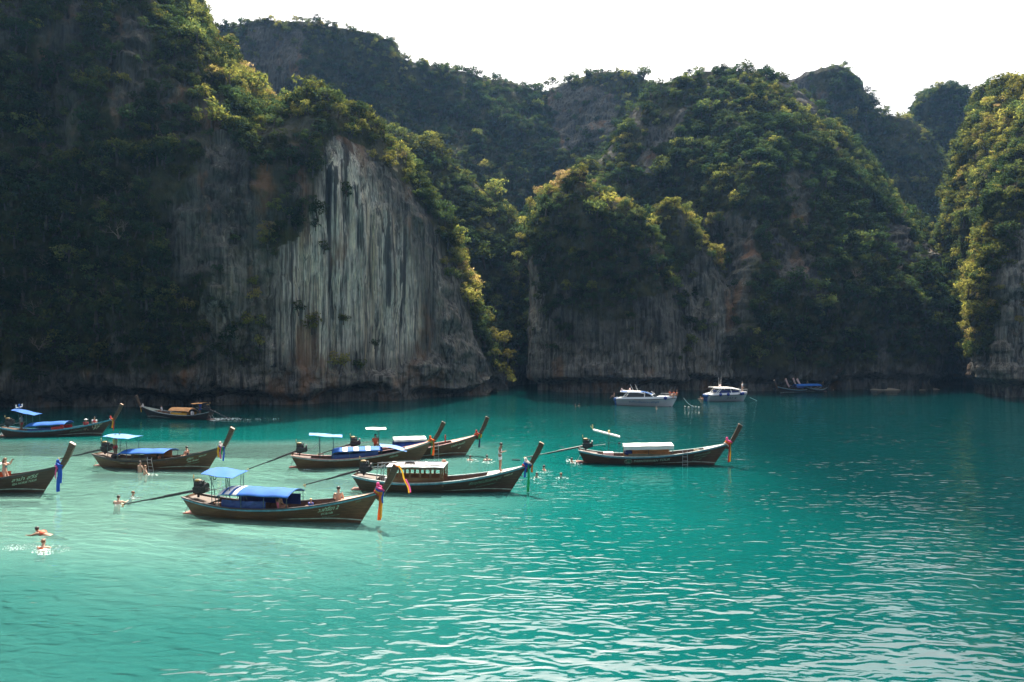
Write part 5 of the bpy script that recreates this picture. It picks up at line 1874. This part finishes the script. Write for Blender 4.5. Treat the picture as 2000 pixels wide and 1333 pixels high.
    for sd in (1, -1):
        q.tube([P(t, 1, sd) + Vector((0, -sd * .1, tp + .34)) for t in (.72, .8, .88, .95, 1.0)], .018, 6)
        for t in (.72, .82, .92, 1.0):
            q.tube([P(t, 1, sd) + Vector((0, -sd * .1, tp - .02)), P(t, 1, sd) + Vector((0, -sd * .1, tp + .34))], .015, 5)
    q.build('bow_rail', STEEL, e)
    # lettering on the side
    for (body, x, z, width, size, mat) in cfg['text']:
        vs, fs = text_mesh(body, size, True)
        a0, a1 = min(v.x for v in vs), max(v.x for v in vs)
        sc = width / (a1 - a0)
        out = []
        for v in vs:
            t = (x + (v.x - a0) * sc) / L
            k = min(.97, max(.1, (z + v.y + .3) / (sheer(min(t, 1)) + .3)))
            p = P(min(t, .99), k, -1)
            out.append(p + Vector((0, -.025, 0)))
        q = MB(); q.add(out, fs); q.build('lettering', mat, e)
    return e
SP1 = speedboat(water_pt(1311, 794), water_pt(1207, 790.5), 'larger white speedboat with blue roof panels and people on its bow', dict(
    cab=(1.5, 5.9, .74), roof=(.55, 5.0, .42), slope=2.0, pillars=[(.95, 1.6), (4.0, 4.0), (5.5, 4.5)], roofblue=[(.02, .24, -.95, -.3), (.30, .62, -.92, -.5), (.62, .98, -.9, .9)], masts=[(2.3, -.3, 1.0, .5), (2.8, .3, 1.0, .45)], lamps=[(.7, -.7), (1.6, .6)],
    fenders=(6.2,), text=[('ทัวร์เกาะพีพี', 2.2, .42, 3.4, .38, simple('blue_letters', (.10, .25, .45), .5, .2, 5)), ('V', 1.8, .40, .3, .42, GELB)], fb0=.85, fb1=1.15))
SP2 = speedboat(water_pt(1450, 783), water_pt(1381, 783.5), 'smaller white speedboat with open sides, blue fenders and a person on its bow', dict(
    cab=(1.2, 5.2, .78), roof=(.7, 5.0, .35), slope=1.2, glazed=False, pillars=[(.9, 1.6), (1.2, 1.9), (3.4, 3.1), (4.9, 4.4)], masts=[(1.7, -.4, 1.5, .05), (2.3, .4, 1.5, -.05)], lamps=[(1.8, -.3), (2.2, .3)],
    fenders=(1.5, 2.5, 4.3, 4.55), text=[('251', 2.5, .35, .8, .5, simple('grey_letters', (.12, .17, .20), .5, .2, 5)), ('1', 3.7, .35, .15, .4, MATS['grey_letters'])], fb0=.9, fb1=1.1, hullmat=simple('gelcoat_grey', (.42, .50, .53), .3, .08, 2)))
q = MB(); q.bbox((3.0, .0, 1.45), (3.4, 2.0, .35), .05); q.build('seats', NAVY, SP2)

# mooring line with floats in front of the larger speedboat
fl = empty('float_line', water_pt(1330, 786))
tag(fl, 'mooring line with white floats running right from the larger speedboat bow', 'rope')
q = MB()
a = to_world(SP1, (9.2, 0, 1.2)) - Vector(fl.location); c = water_pt(1355, 794) - Vector(fl.location)
q.tube([a.lerp(c, k / 8) - Vector((0, 0, .25 * math.sin(math.pi * k / 8))) for k in range(9)], .03, 5)
q.build('line', WHITEP, fl)
for k, px in enumerate((1309, 1338, 1345, 1352, 1359, 1365)):
    p = water_pt(px, 794 + (k % 3)) - Vector(fl.location)
    q = MB(); q.ell(p + Vector((0, 0, .02)), (.16, .13, .08), 10, 6); q.build('float', simple('float_greyed', (.22, .23, .23), .5, .1, 3), fl, True)  # white floats darkened to grey in the colour, against their sunlit glare
# anchor line of the smaller speedboat
q = MB(); q.tube([to_world(SP2, (6.6, -.2, .5)), to_world(SP2, (7.6, -.5, .02))], .025, 5)
tag(q.build('anchor_line', WHITEP), 'short anchor line at the bow of the smaller speedboat', 'rope')
# lines of the boats, and a drifting shaft-like pole
q = MB(); a = to_world(B8, (-3.6, 0, .4)); q.tube([water_pt(1000, 899.5) + Vector((0, 0, .04)), water_pt(1016, 900) + Vector((0, 0, .05))], .05, 6)
tag(q.build('floating_pole', IRON), 'short dark pole floating left of the garlanded prow of the cabin boat', 'pole')
# ---------------------------------------------------------------- people
SKINL = simple('skin_light', (0.52, 0.31, 0.22), 0.55, 0.1, 8)
SKINM = simple('skin_tan', (0.30, 0.16, 0.10), 0.55, 0.12, 8)
SKIND = simple('skin_brown', (0.17, 0.09, 0.055), 0.55, 0.12, 8)
HAIRD = simple('hair_dark', (0.016, 0.012, 0.010), 0.5, 0.3, 20)
HAIRB = simple('hair_brown', (0.16, 0.07, 0.03), 0.5, 0.3, 20)
HAIRF = simple('hair_fair', (0.50, 0.32, 0.14), 0.5, 0.3, 20)
EYEM = simple('eye_dark', (0.02, 0.015, 0.012), 0.3, 0.1, 5)
C_WHITE = simple('shirt_white', (0.72, 0.72, 0.74), 0.8, 0.08, 6)
C_TEAL = simple('swimsuit_teal', (0.01, 0.22, 0.25), 0.6, 0.15, 6)
C_YEL = simple('shirt_pale_yellow', (0.50, 0.48, 0.20), 0.8, 0.15, 6)
C_RED = simple('shorts_red', (0.34, 0.03, 0.04), 0.8, 0.15, 6)
C_ORANGE = simple('vest_orange', (0.85, 0.16, 0.03), 0.7, 0.12, 6)
C_RUST = simple('shirt_rust', (0.50, 0.09, 0.03), 0.8, 0.15, 6)
C_BLUE = simple('shirt_blue', (0.02, 0.09, 0.40), 0.8, 0.15, 6)
C_BLACK = simple('suit_black', (0.012, 0.012, 0.014), 0.6, 0.2, 6)
C_GREY = simple('shirt_grey', (0.36, 0.36, 0.35), 0.8, 0.12, 6)
C_NAVY = simple('shorts_navy', (0.02, 0.025, 0.07), 0.8, 0.2, 6)
C_PINK = simple('suit_pink', (0.6, 0.14, 0.2), 0.7, 0.2, 6)
C_GREEN = simple('vest_lime', (0.5, 0.6, 0.08), 0.7, 0.15, 6)

STAND = dict(pelvis=(0, 0, .93), waist=(-.01, 0, 1.08), chest=(0, 0, 1.28), neck=(.0, 0, 1.46), jaw=(.03, 0, 1.55), head=(.02, 0, 1.63), crown=(.0, 0, 1.69), nose=(.115, 0, 1.60),
             shl=(0, .17, 1.40), ell=(-.03, .23, 1.13), wrl=(.05, .25, .90), shr=(0, -.17, 1.40), elr=(-.03, -.23, 1.13), wrr=(.05, -.25, .90),
             hil=(0, .09, .90), knl=(.02, .10, .49), anl=(-.02, .10, .09), tol=(.14, .12, .03), hir=(0, -.09, .90), knr=(.02, -.10, .49), anr=(-.02, -.10, .09), tor=(.14, -.12, .03),
             hdl=(.1, 0, -1), hdr=(.1, 0, -1))
def pose(**kw):
    p = dict(STAND); p.update(kw); return p
PHONE = pose(waist=(-.02, 0, 1.08), jaw=(.06, 0, 1.53), head=(.06, 0, 1.61), crown=(.05, 0, 1.67), nose=(.15, 0, 1.55), elr=(.02, -.20, 1.14), wrr=(.24, -.10, 1.20), ell=(.02, .20, 1.14), wrl=(.24, .06, 1.20), hdl=(.8, -.3, .3), hdr=(.8, .3, .3), knl=(.02, .08, .49), knr=(.0, -.07, .49))
REACH_UP = pose(ell=(.12, .22, 1.62), wrl=(.20, .18, 1.80), elr=(.20, -.20, 1.52), wrr=(.42, -.18, 1.58), hdl=(.2, 0, 1), hdr=(1, 0, .2))
PHOTO = pose(ell=(.22, .18, 1.30), wrl=(.36, .05, 1.52), elr=(.22, -.18, 1.30), wrr=(.36, -.05, 1.52), hdl=(.3, -.3, .8), hdr=(.3, .3, .8),
             knl=(.12, .16, .52), knr=(.12, -.16, .52), anl=(-.02, .18, .09), anr=(-.02, -.18, .09), pelvis=(-.06, 0, .93), hil=(-.04, .10, .90), hir=(-.04, -.10, .90))
SIT = pose(pelvis=(0, 0, .10), waist=(-.03, 0, .25), chest=(-.01, 0, .45), neck=(0, 0, .63), jaw=(.03, 0, .72), head=(.03, 0, .80), crown=(.01, 0, .86), nose=(.125, 0, .77), shl=(0, .18, .57), ell=(.06, .24, .33), wrl=(.24, .15, .24), shr=(0, -.18, .57), elr=(.06, -.24, .33), wrr=(.24, -.15, .24),
           hil=(.02, .09, .09), knl=(.40, .13, .22), anl=(.55, .12, -.16), tol=(.70, .13, -.19), hir=(.02, -.09, .09), knr=(.40, -.13, .22), anr=(.55, -.12, -.16), tor=(.70, -.13, -.19), hdl=(.9, 0, -.3), hdr=(.9, 0, -.3))
SWIM = pose(pelvis=(-.22, 0, -.52), waist=(-.16, 0, -.38), chest=(-.08, 0, -.17), neck=(.0, 0, .02), jaw=(.03, 0, .11), head=(.03, 0, .19), crown=(.01, 0, .25), nose=(.125, 0, .17), shl=(-.03, .18, -.02), ell=(.14, .30, -.16), wrl=(.34, .22, -.14), shr=(-.03, -.18, -.02), elr=(.10, -.32, -.14), wrr=(.30, -.36, -.10),
            hil=(-.24, .09, -.54), knl=(-.40, .12, -.88), anl=(-.75, .12, -1.05), tol=(-.90, .12, -1.1), hir=(-.24, -.09, -.54), knr=(-.34, -.12, -.92), anr=(-.66, -.12, -1.15), tor=(-.8, -.12, -1.2), hdl=(1, .1, 0), hdr=(1, -.1, 0))
WADE = pose(**{k: ((v[0], v[1], v[2] - .98) if k not in ('hdl', 'hdr') else v) for k, v in STAND.items()})
WADE.update(ell=(.1, .26, .18), wrl=(.3, .22, .05), elr=(.1, -.26, .18), wrr=(.3, -.2, .1), hdl=(1, 0, -.2), hdr=(1, 0, -.2))
FLOATP = pose(pelvis=(-.50, 0, -.05), waist=(-.34, 0, -.02), chest=(-.14, 0, .05), neck=(.06, 0, .12), jaw=(.14, 0, .17), head=(.18, 0, .24), crown=(.17, 0, .31), nose=(.27, 0, .21), shl=(.0, .18, .08), ell=(.18, .30, .02), wrl=(.40, .26, .0), shr=(.0, -.18, .08), elr=(.18, -.30, .02), wrr=(.40, -.26, .0),
              hil=(-.54, .09, -.06), knl=(-.94, .12, -.10), anl=(-1.32, .12, -.05), tol=(-1.46, .12, -.03), hir=(-.54, -.09, -.06), knr=(-.94, -.12, -.16), anr=(-1.32, -.12, -.2), tor=(-1.46, -.12, -.2), hdl=(1, 0, 0), hdr=(1, 0, 0))

BODY_E = [('pelvis', 'waist'), ('waist', 'chest'), ('chest', 'neck'), ('neck', 'jaw'), ('jaw', 'head'), ('head', 'crown'), ('head', 'nose'),
          ('chest', 'shl'), ('shl', 'ell'), ('ell', 'wrl'), ('chest', 'shr'), ('shr', 'elr'), ('elr', 'wrr'),
          ('pelvis', 'hil'), ('hil', 'knl'), ('knl', 'anl'), ('anl', 'tol'), ('pelvis', 'hir'), ('hir', 'knr'), ('knr', 'anr'), ('anr', 'tor')]
BODY_R = dict(pelvis=(.135, .11), waist=(.125, .095), chest=(.15, .11), neck=(.055, .055), jaw=(.066, .062), head=(.088, .078), crown=(.062, .058), nose=(.018, .016), shl=(.062, .062), ell=(.042, .042), wrl=(.030, .026), shr=(.062, .062), elr=(.042, .042), wrr=(.030, .026),
              hil=(.098, .098), knl=(.058, .058), anl=(.038, .038), tol=(.032, .026), hir=(.098, .098), knr=(.058, .058), anr=(.038, .038), tor=(.032, .026))

def skin_mesh(name, verts, edges, radii, root, sub=1):
    me = bpy.data.meshes.new('s')
    me.from_pydata(verts, edges, [])
    o = bpy.data.objects.new('s', me)
    COL.objects.link(o)
    o.modifiers.new('skin', 'SKIN')
    if not me.skin_vertices:
        bm = bmesh.new(); bm.from_mesh(me); bm.verts.layers.skin.verify(); bm.to_mesh(me); bm.free()
    for i, r in enumerate(radii):
        sv = me.skin_vertices[0].data[i]
        sv.radius = r
        sv.use_root = (i == root)
    m = o.modifiers.new('sub', 'SUBSURF'); m.levels = sub; m.render_levels = sub
    dg = bpy.context.evaluated_depsgraph_get()
    out = bpy.data.meshes.new_from_object(o.evaluated_get(dg))
    out.name = name
    bpy.data.objects.remove(o); bpy.data.meshes.remove(me)
    out.polygons.foreach_set('use_smooth', [True] * len(out.polygons))
    return out

def person(loc, face, P, skin, hair, label, clothes=(), height=1.72, hairlen=0, group='people in the boats', hat=None, swim=False):
    """face: heading of the gaze in degrees (0 = +X). clothes: (kind, material)"""
    e = empty('person', loc, math.radians(face), height / 1.72)
    tag(e, label, 'person', group)
    names = [k for k in STAND if k not in ('hdl', 'hdr')]
    V = [P[k] for k in names]
    ix = {k: i for i, k in enumerate(names)}
    E = [(ix[a], ix[b]) for a, b in BODY_E]
    R = [BODY_R[k] for k in names]
    # hands: a palm and five bent fingers each
    for s_, wr, hd in ((1, 'wrl', 'hdl'), (-1, 'wrr', 'hdr')):
        w = Vector(P[wr]); d = Vector(P[hd]).normalized()
        side = d.cross(Vector((0, 0, 1)))
        side = side.normalized() if side.length > .1 else Vector((0, 1, 0))
        up = side.cross(d)
        pi = len(V)
        V.append(tuple(w + d * .075)); R.append((.036, .020)); E.append((ix[wr], pi))
        for k, ln in enumerate((.070, .080, .074, .058)):
            off = side * (-.030 + .020 * k)
            a = len(V)
            V.append(tuple(w + d * .105 + off)); R.append((.0095, .0095)); E.append((pi, a))
            V.append(tuple(w + d * (.105 + ln * .55) + off - up * .012)); R.append((.0088, .0088)); E.append((a, a + 1))
            V.append(tuple(w + d * (.105 + ln * .9) + off - up * .035)); R.append((.0078, .0078)); E.append((a + 1, a + 2))
        a = len(V)
        V.append(tuple(w + d * .06 - side * .045)); R.append((.0115, .0115)); E.append((pi, a))
        V.append(tuple(w + d * .10 - side * .065 - up * .01)); R.append((.0095, .0095)); E.append((a, a + 1))
    body = skin_mesh('body', V, E, R, ix['pelvis'])
    link_mesh('body', body, skin, e)
    hd, cr, ns = Vector(P['head']), Vector(P['crown']), Vector(P['nose'])
    fw = (ns - hd); fw.z = 0; fw = fw.normalized() if fw.length > 1e-4 else Vector((1, 0, 0))
    for s_ in (1, -1):
        q = MB(); q.ell(hd + fw * .078 + Vector((0, s_ * .032, .012)), (.012, .013, .010), 8, 6); q.build('eye', EYEM, e, True)
        q = MB(); q.ell(hd + Vector((0, s_ * .085, -.01)) - fw * .005, (.022, .012, .034), 8, 6); q.build('ear', skin, e, True)
    q = MB(); q.bbox(hd + fw * .082 + Vector((0, 0, -.058)), (.012, .045, .010), .004); q.build('mouth', simple('lips', (.30, .10, .09), .5, .1, 8), e)
    b = MB()
    b.ell(hd - fw * .016 + Vector((0, 0, .038)), (.100, .093, .088), 14, 9)
    if hairlen:
        nk = Vector(P['neck'])
        b.tube([hd - fw * .06, nk - fw * .085 + Vector((0, 0, .03)), nk - fw * .105 - Vector((0, 0, hairlen))], [.085, .085, .035], 10)
    b.build('hair', hair, e, True)
    if hat is not None:
        q = MB(); q.ell(hd + Vector((0, 0, .085)), (.115, .115, .075), 14, 8); q.ell(hd + Vector((0, 0, .055)), (.21, .21, .012), 18, 4); q.build('hat', hat, e, True)
    def cloth(nm, keys, edges, k, mat, over=None):
        over = over or {}
        vs = [P[x] if isinstance(x, str) else tuple(Vector(P[x[0]]).lerp(Vector(P[x[1]]), x[2])) for x in keys]
        def rad(x):
            if isinstance(x, str): r = BODY_R[x]
            else:
                r0, r1 = BODY_R[x[0]], BODY_R[x[1]]
                r = (r0[0] * (1 - x[2]) + r1[0] * x[2], r0[1] * (1 - x[2]) + r1[1] * x[2])
            m_ = over.get(x, 1)
            return (r[0] * k * m_ + .006, r[1] * k * m_ + .006)
        me = skin_mesh(nm, vs, edges, [rad(x) for x in keys], 0)
        link_mesh(nm, me, mat, e)
    for nm, mat in clothes:
        if nm == 'shirt':
            cloth('shirt', ['chest', 'waist', 'pelvis', ('chest', 'neck', .55), 'shl', ('shl', 'ell', .6), 'shr', ('shr', 'elr', .6)], [(0, 1), (1, 2), (0, 3), (0, 4), (4, 5), (0, 6), (6, 7)], 1.12, mat)
        elif nm == 'tank':
            cloth('tank_top', ['chest', 'waist', 'pelvis', ('chest', 'neck', .5), ('chest', 'shl', .6), ('chest', 'shr', .6)], [(0, 1), (1, 2), (0, 3), (0, 4), (0, 5)], 1.10, mat)
        elif nm == 'shorts':
            cloth('shorts', ['pelvis', ('pelvis', 'waist', .5), 'hil', ('hil', 'knl', .55), 'hir', ('hir', 'knr', .55)], [(0, 1), (0, 2), (2, 3), (0, 4), (4, 5)], 1.14, mat)
        elif nm == 'suit':
            cloth('swimsuit', ['waist', 'pelvis', 'chest', ('pelvis', 'hil', .8), ('pelvis', 'hir', .8)], [(0, 1), (0, 2), (1, 3), (1, 4)], 1.08, mat)
        elif nm == 'trunks':
            cloth('trunks', ['pelvis', ('pelvis', 'waist', .35), ('hil', 'knl', .25), ('hir', 'knr', .25)], [(0, 1), (0, 2), (0, 3)], 1.14, mat)
        elif nm == 'vest':
            cloth('life_vest', ['chest', ('chest', 'waist', .8), ('chest', 'neck', .6), ('chest', 'shl', .55), ('chest', 'shr', .55)], [(0, 1), (0, 2), (0, 3), (0, 4)], 1.38, mat)
    return e

def face_of(boat, deg=0):
    return math.degrees(boat.rotation_euler.z) + deg
def on(boat, x, y, z):
    return to_world(boat, (x, y, z))

# on the boats
sm = person(on(B2, 8.45, .05, H2.sheer(.86) - .02), face_of(B2, -8), PHONE, SKINM, HAIRD, 'person in white tank top and shorts looking at a phone on the bow deck', [('tank', C_WHITE), ('shorts', C_WHITE)], 1.72)
q = MB(); q.bbox((0, 0, 0), (.012, .075, .15), .005, Matrix.Rotation(math.radians(35), 3, 'Y'))
ph = q.build('phone', IRON); ph.location = to_world(sm, (.36, 0, 1.27)); ph.rotation_euler = sm.rotation_euler
tag(ph, 'dark phone held by the person in white on the bow', 'phone')
person(on(B1, 5.0, -.48, .56), face_of(B1, 70), SIT, SKINM, HAIRD, 'person with dark hair sitting under the front of the nearest blue canopy, back turned', [('suit', C_PINK)], 1.65, hairlen=.12)
person(on(B1, 8.0, .0, .84), face_of(B1, 100), SIT, SKINL, HAIRD, 'shirtless person sitting near the bow of the nearest longtail, back turned', [('trunks', C_NAVY)], 1.78)
person(on(B1, 6.55, -.1, .52), face_of(B1, 80), SIT, SKINL, HAIRF, 'fair-haired child low in the nearest longtail between two adults', [('shirt', C_BLUE)], 1.15)
person(on(B5, .95, -.05, .62), face_of(B5, 0), REACH_UP, SKIND, HAIRD, 'person in pale yellow shirt and red shorts standing under the stern awning', [('shirt', C_YEL), ('shorts', C_RED)], 1.70)
person(on(B5, 6.55, .0, .72), face_of(B5, 170), SIT, SKINL, HAIRD, 'person in black sitting on the bow edge of the khaki-tarp boat', [('suit', C_BLACK)], 1.65)
person(on(B5, 4.55, -.25, .30), face_of(B5, 20), SIT, SKINM, HAIRD, 'person with long dark hair resting under the blue canopy beside the ladder', [('suit', C_BLACK)], 1.65, hairlen=.25)
person(on(B6, 1.3, -.1, .42), face_of(B6, 0), STAND, SKIND, HAIRD, 'person in grey shirt and dark red shorts standing at the stern of boat 97', [('shirt', C_GREY), ('shorts', C_RED)], 1.66)
person(on(B6, 7.0, .0, .72), face_of(B6, -60), SIT, SKINM, HAIRD, 'person in white hat and red top near the bow of boat 97', [('shirt', C_RED)], 1.6, hat=C_WHITE)
person(on(B6, 7.75, .05, .92), face_of(B6, -70), SIT, SKINM, HAIRD, 'person in white shirt with red vest, front one on boat 97', [('shirt', C_WHITE), ('vest', C_RED)], 1.6)
wp = person(on(B7, 7.85, -.1, .38), face_of(B7, 12), PHOTO, SKINL, HAIRB, 'person in teal swimsuit photographing from the boat cut by the left edge', [('suit', C_TEAL)], 1.66, hairlen=.16)
q = MB(); q.bbox((0, 0, 0), (.012, .15, .075), .005)
ph = q.build('phone', IRON); ph.location = to_world(wp, (.46, 0, 1.58)); ph.rotation_euler = wp.rotation_euler
tag(ph, 'dark phone held up by the person in the teal swimsuit', 'phone')
person(on(B4, 1.75, 0, 1.0), face_of(B4, 80), SIT, SKINM, HAIRD, 'person in rust-orange shirt sitting beneath the white stern awning', [('shirt', C_RUST)], 1.72)
person(on(B4, 5.95, -.1, .55), face_of(B4, 70), SIT, SKINM, HAIRB, 'shirtless person sitting just right of the deep blue side curtain', [('trunks', C_RED)], 1.7)
person(on(B2, 1.75, -.35, .28), face_of(B2, 20), SIT, SKINM, HAIRD, 'person in blue shirt crouched behind the wooden cabin at the stern', [('shirt', C_BLUE), ('shorts', C_GREY)], 1.72)
person(on(B9, 1.05, .1, .40), face_of(B9, 0), STAND, SKIND, HAIRD, 'person in blue steering at the stern of the orange-roofed longtail', [('shirt', C_BLUE), ('shorts', C_BLUE)], 1.68)
person(on(B9, 6.4, .1, .72), face_of(B9, 30), SIT, SKINM, HAIRD, 'person in white and dark top on the bow of the orange-roofed longtail', [('shirt', C_WHITE), ('vest', C_NAVY)], 1.6)
person(on(SP1, 7.35, -.1, 1.42), face_of(SP1, -30), SIT, SKINM, HAIRD, 'person in red top, left one of three on the larger speedboat bow', [('shirt', C_RUST)], 1.65)
person(on(SP1, 7.85, .1, 1.42), face_of(SP1, 190), SIT, SKINM, HAIRD, 'person in orange vest, middle one of three on the larger speedboat bow', [('vest', C_ORANGE)], 1.65)
person(on(SP1, 8.3, -.1, 1.42), face_of(SP1, 200), SIT, SKINM, HAIRB, 'person in orange vest, right one of three on the larger speedboat bow', [('vest', C_ORANGE)], 1.65)
person(on(SP1, -.6, .2, 1.02), face_of(SP1, 180), SIT, SKINM, HAIRD, 'person at the stern of the larger speedboat', [('trunks', C_RED)], 1.6)
person(on(SP2, 5.5, -.05, 1.22), face_of(SP2, -50), STAND, SKINL, HAIRD, 'person in white standing on the bow of the smaller speedboat', [('shirt', C_WHITE)], 1.62)

# in the water
SW = 'people swimming in the lagoon'
def swimmer(px, py, face, label, P=SWIM, skin=SKINL, hair=HAIRD, clothes=(), hairlen=0, z=0, h=1.72):
    p = water_pt(px, py)
    person((p.x, p.y, z), face, P, skin, hair, label, clothes, h, hairlen, SW)
swimmer(231, 984, 100, 'swimmer by the propeller end of the nearest longtail', SKINM and SWIM, SKINL, HAIRD, z=.16)
swimmer(259, 969, 20, 'swimmer low in the water behind the nearest tail shaft', SWIM, SKINL, HAIRB, z=-.02)
swimmer(273, 922, 60, 'bare-backed person in the water reaching up to the khaki-tarp boat ladder', WADE, SKINL, HAIRD)
swimmer(283, 927, 40, 'bare-backed person in the water, right one of the pair by the ladder', WADE, SKINL, HAIRB, z=-.14)
swimmer(78, 1044, 170, 'swimmer floating in an orange-red life vest, upper one of two', FLOATP, SKINM, HAIRD, [('vest', simple('vest_redorange', (.75, .13, .06), .7, .15, 6))])
swimmer(84, 1071, 95, 'swimmer in a bright orange life vest splashing, lower one of two', SWIM, SKINL, HAIRB, [('vest', C_ORANGE)], z=.08)
swimmer(918, 899, 50, 'swimmer with dark hair under the bow of the boat numbered 41', SWIM, SKINL, HAIRD, z=.06)
swimmer(951, 900, 90, 'swimmer below the dark violet ribbon, chest above water', SWIM, SKINL, HAIRD, z=.12)
swimmer(1063, 919, 200, 'largest of the three swimmers right of the cabin boat prow', SWIM, SKINL, HAIRD, z=.06)
swimmer(1048, 932, 300, 'swimmer in lime top right of the long green ribbon', SWIM, SKINL, HAIRD, [('tank', C_GREEN)], z=0)
swimmer(1096, 932, 240, 'swimmer on the right of the three near the cabin boat prow', SWIM, SKINM, HAIRB, z=-.02)
swimmer(1117, 903, 200, 'swimmer beneath the tail shaft of the boat in deep water', SWIM, SKINL, HAIRD, [('tank', C_WHITE)], z=.02)
swimmer(1018, 929, 180, 'swimmer in blue partly hidden behind the green ribbon', SWIM, SKINM, HAIRD, [('tank', C_BLUE)], z=-.05)
swimmer(1124, 794, 180, 'distant swimmer left of the larger speedboat', SWIM, SKINM, HAIRD, [('tank', C_GREY)])
swimmer(1131, 793, 100, 'distant swimmer in black just right of another one', SWIM, SKIND, HAIRD, [('tank', C_BLACK)])
swimmer(1282, 798, 30, 'distant swimmer in front of the larger speedboat', SWIM, SKINL, HAIRD, [('tank', C_WHITE)])
swimmer(1370, 779.5, 180, 'swimmer in orange vest behind the stern of the smaller speedboat', FLOATP, SKINL, HAIRF, [('vest', simple('vest_peach', (.75, .35, .15), .7, .15, 6))])

# ---------------------------------------------------------------- foam on the water
def foam(pts, label, seed):
    """flecks of white water: many small uneven rafts of bubbles"""
    r = random.Random(seed)
    b = MB()
    for (px, py, rx, ry, n, s) in pts:
        for k in range(n):
            a, q = r.uniform(0, 6.283), math.sqrt(r.random())
            p = water_pt(px + rx * q * math.cos(a), py + ry * q * math.sin(a))
            sz = s * r.uniform(.3, 1.0)
            m = 7
            st = r.uniform(1.2, 3.2)
            ring = []
            for i in range(m):
                an = 6.283 * i / m
                rr = sz * r.uniform(.55, 1.0)
                ring.append((p.x + rr * st * math.cos(an), p.y + rr * math.sin(an), .012))
            b.add(ring + [(p.x, p.y, .015 + sz * .08)], [(i, (i + 1) % m, m) for i in range(m)])
    o = b.build('foam', FOAM)
    tag(o, label, 'foam', kind='stuff')
foam([(84, 1079, 22, 7, 110, .022), (48, 1069, 40, 6, 130, .016), (112, 1073, 24, 8, 90, .014), (28, 1073, 24, 4, 60, .014), (84, 1074, 9, 3, 30, .035)], 'white splash round the swimmer in the bright orange vest', 1)
foam([(440, 819, 34, 2.4, 70, .09), (500, 819, 50, 1.6, 50, .05), (420, 820, 14, 2.5, 50, .10)], 'white wake behind the orange-roofed longtail boat', 2)
foam([(5, 850, 9, 4, 40, .07)], 'white water at the stern of boat 97', 3)
foam([(292, 928, 16, 3, 40, .03), (262, 973, 12, 3, 24, .03), (234, 986, 13, 3, 20, .03), (924, 900, 15, 3, 36, .035), (953, 903, 14, 3, 30, .035), (1063, 922, 16, 3, 26, .03), (1048, 935, 14, 3, 20, .03), (1096, 934, 14, 3, 20, .03), (1117, 901, 12, 4, 40, .05)], 'white ripples round the swimmers', 4)
foam([(1128, 906, 9, 3, 30, .04), (600, 918, 10, 2, 18, .03), (366, 1002, 9, 3, 22, .03)], 'white ripples at the boat sterns', 5)
# ---------------------------------------------------------------- air
def haze():
    b = MB()
    b.box((0, 60, 66), (640, 520, 156))      # from z -12 to z 144
    m, n, l, out = nmat('haze')
    v = n.new('ShaderNodeVolumePrincipled')
    v.inputs['Color'].default_value = (0.28, 0.56, 1.0, 1)
    v.inputs['Density'].default_value = HAZE
    v.inputs['Anisotropy'].default_value = 0.35
    l.new(v.outputs[0], out.inputs['Volume'])
    o = b.build('haze', m)
    tag(o, kind='stuff')
HAZE = 0.00011
haze()
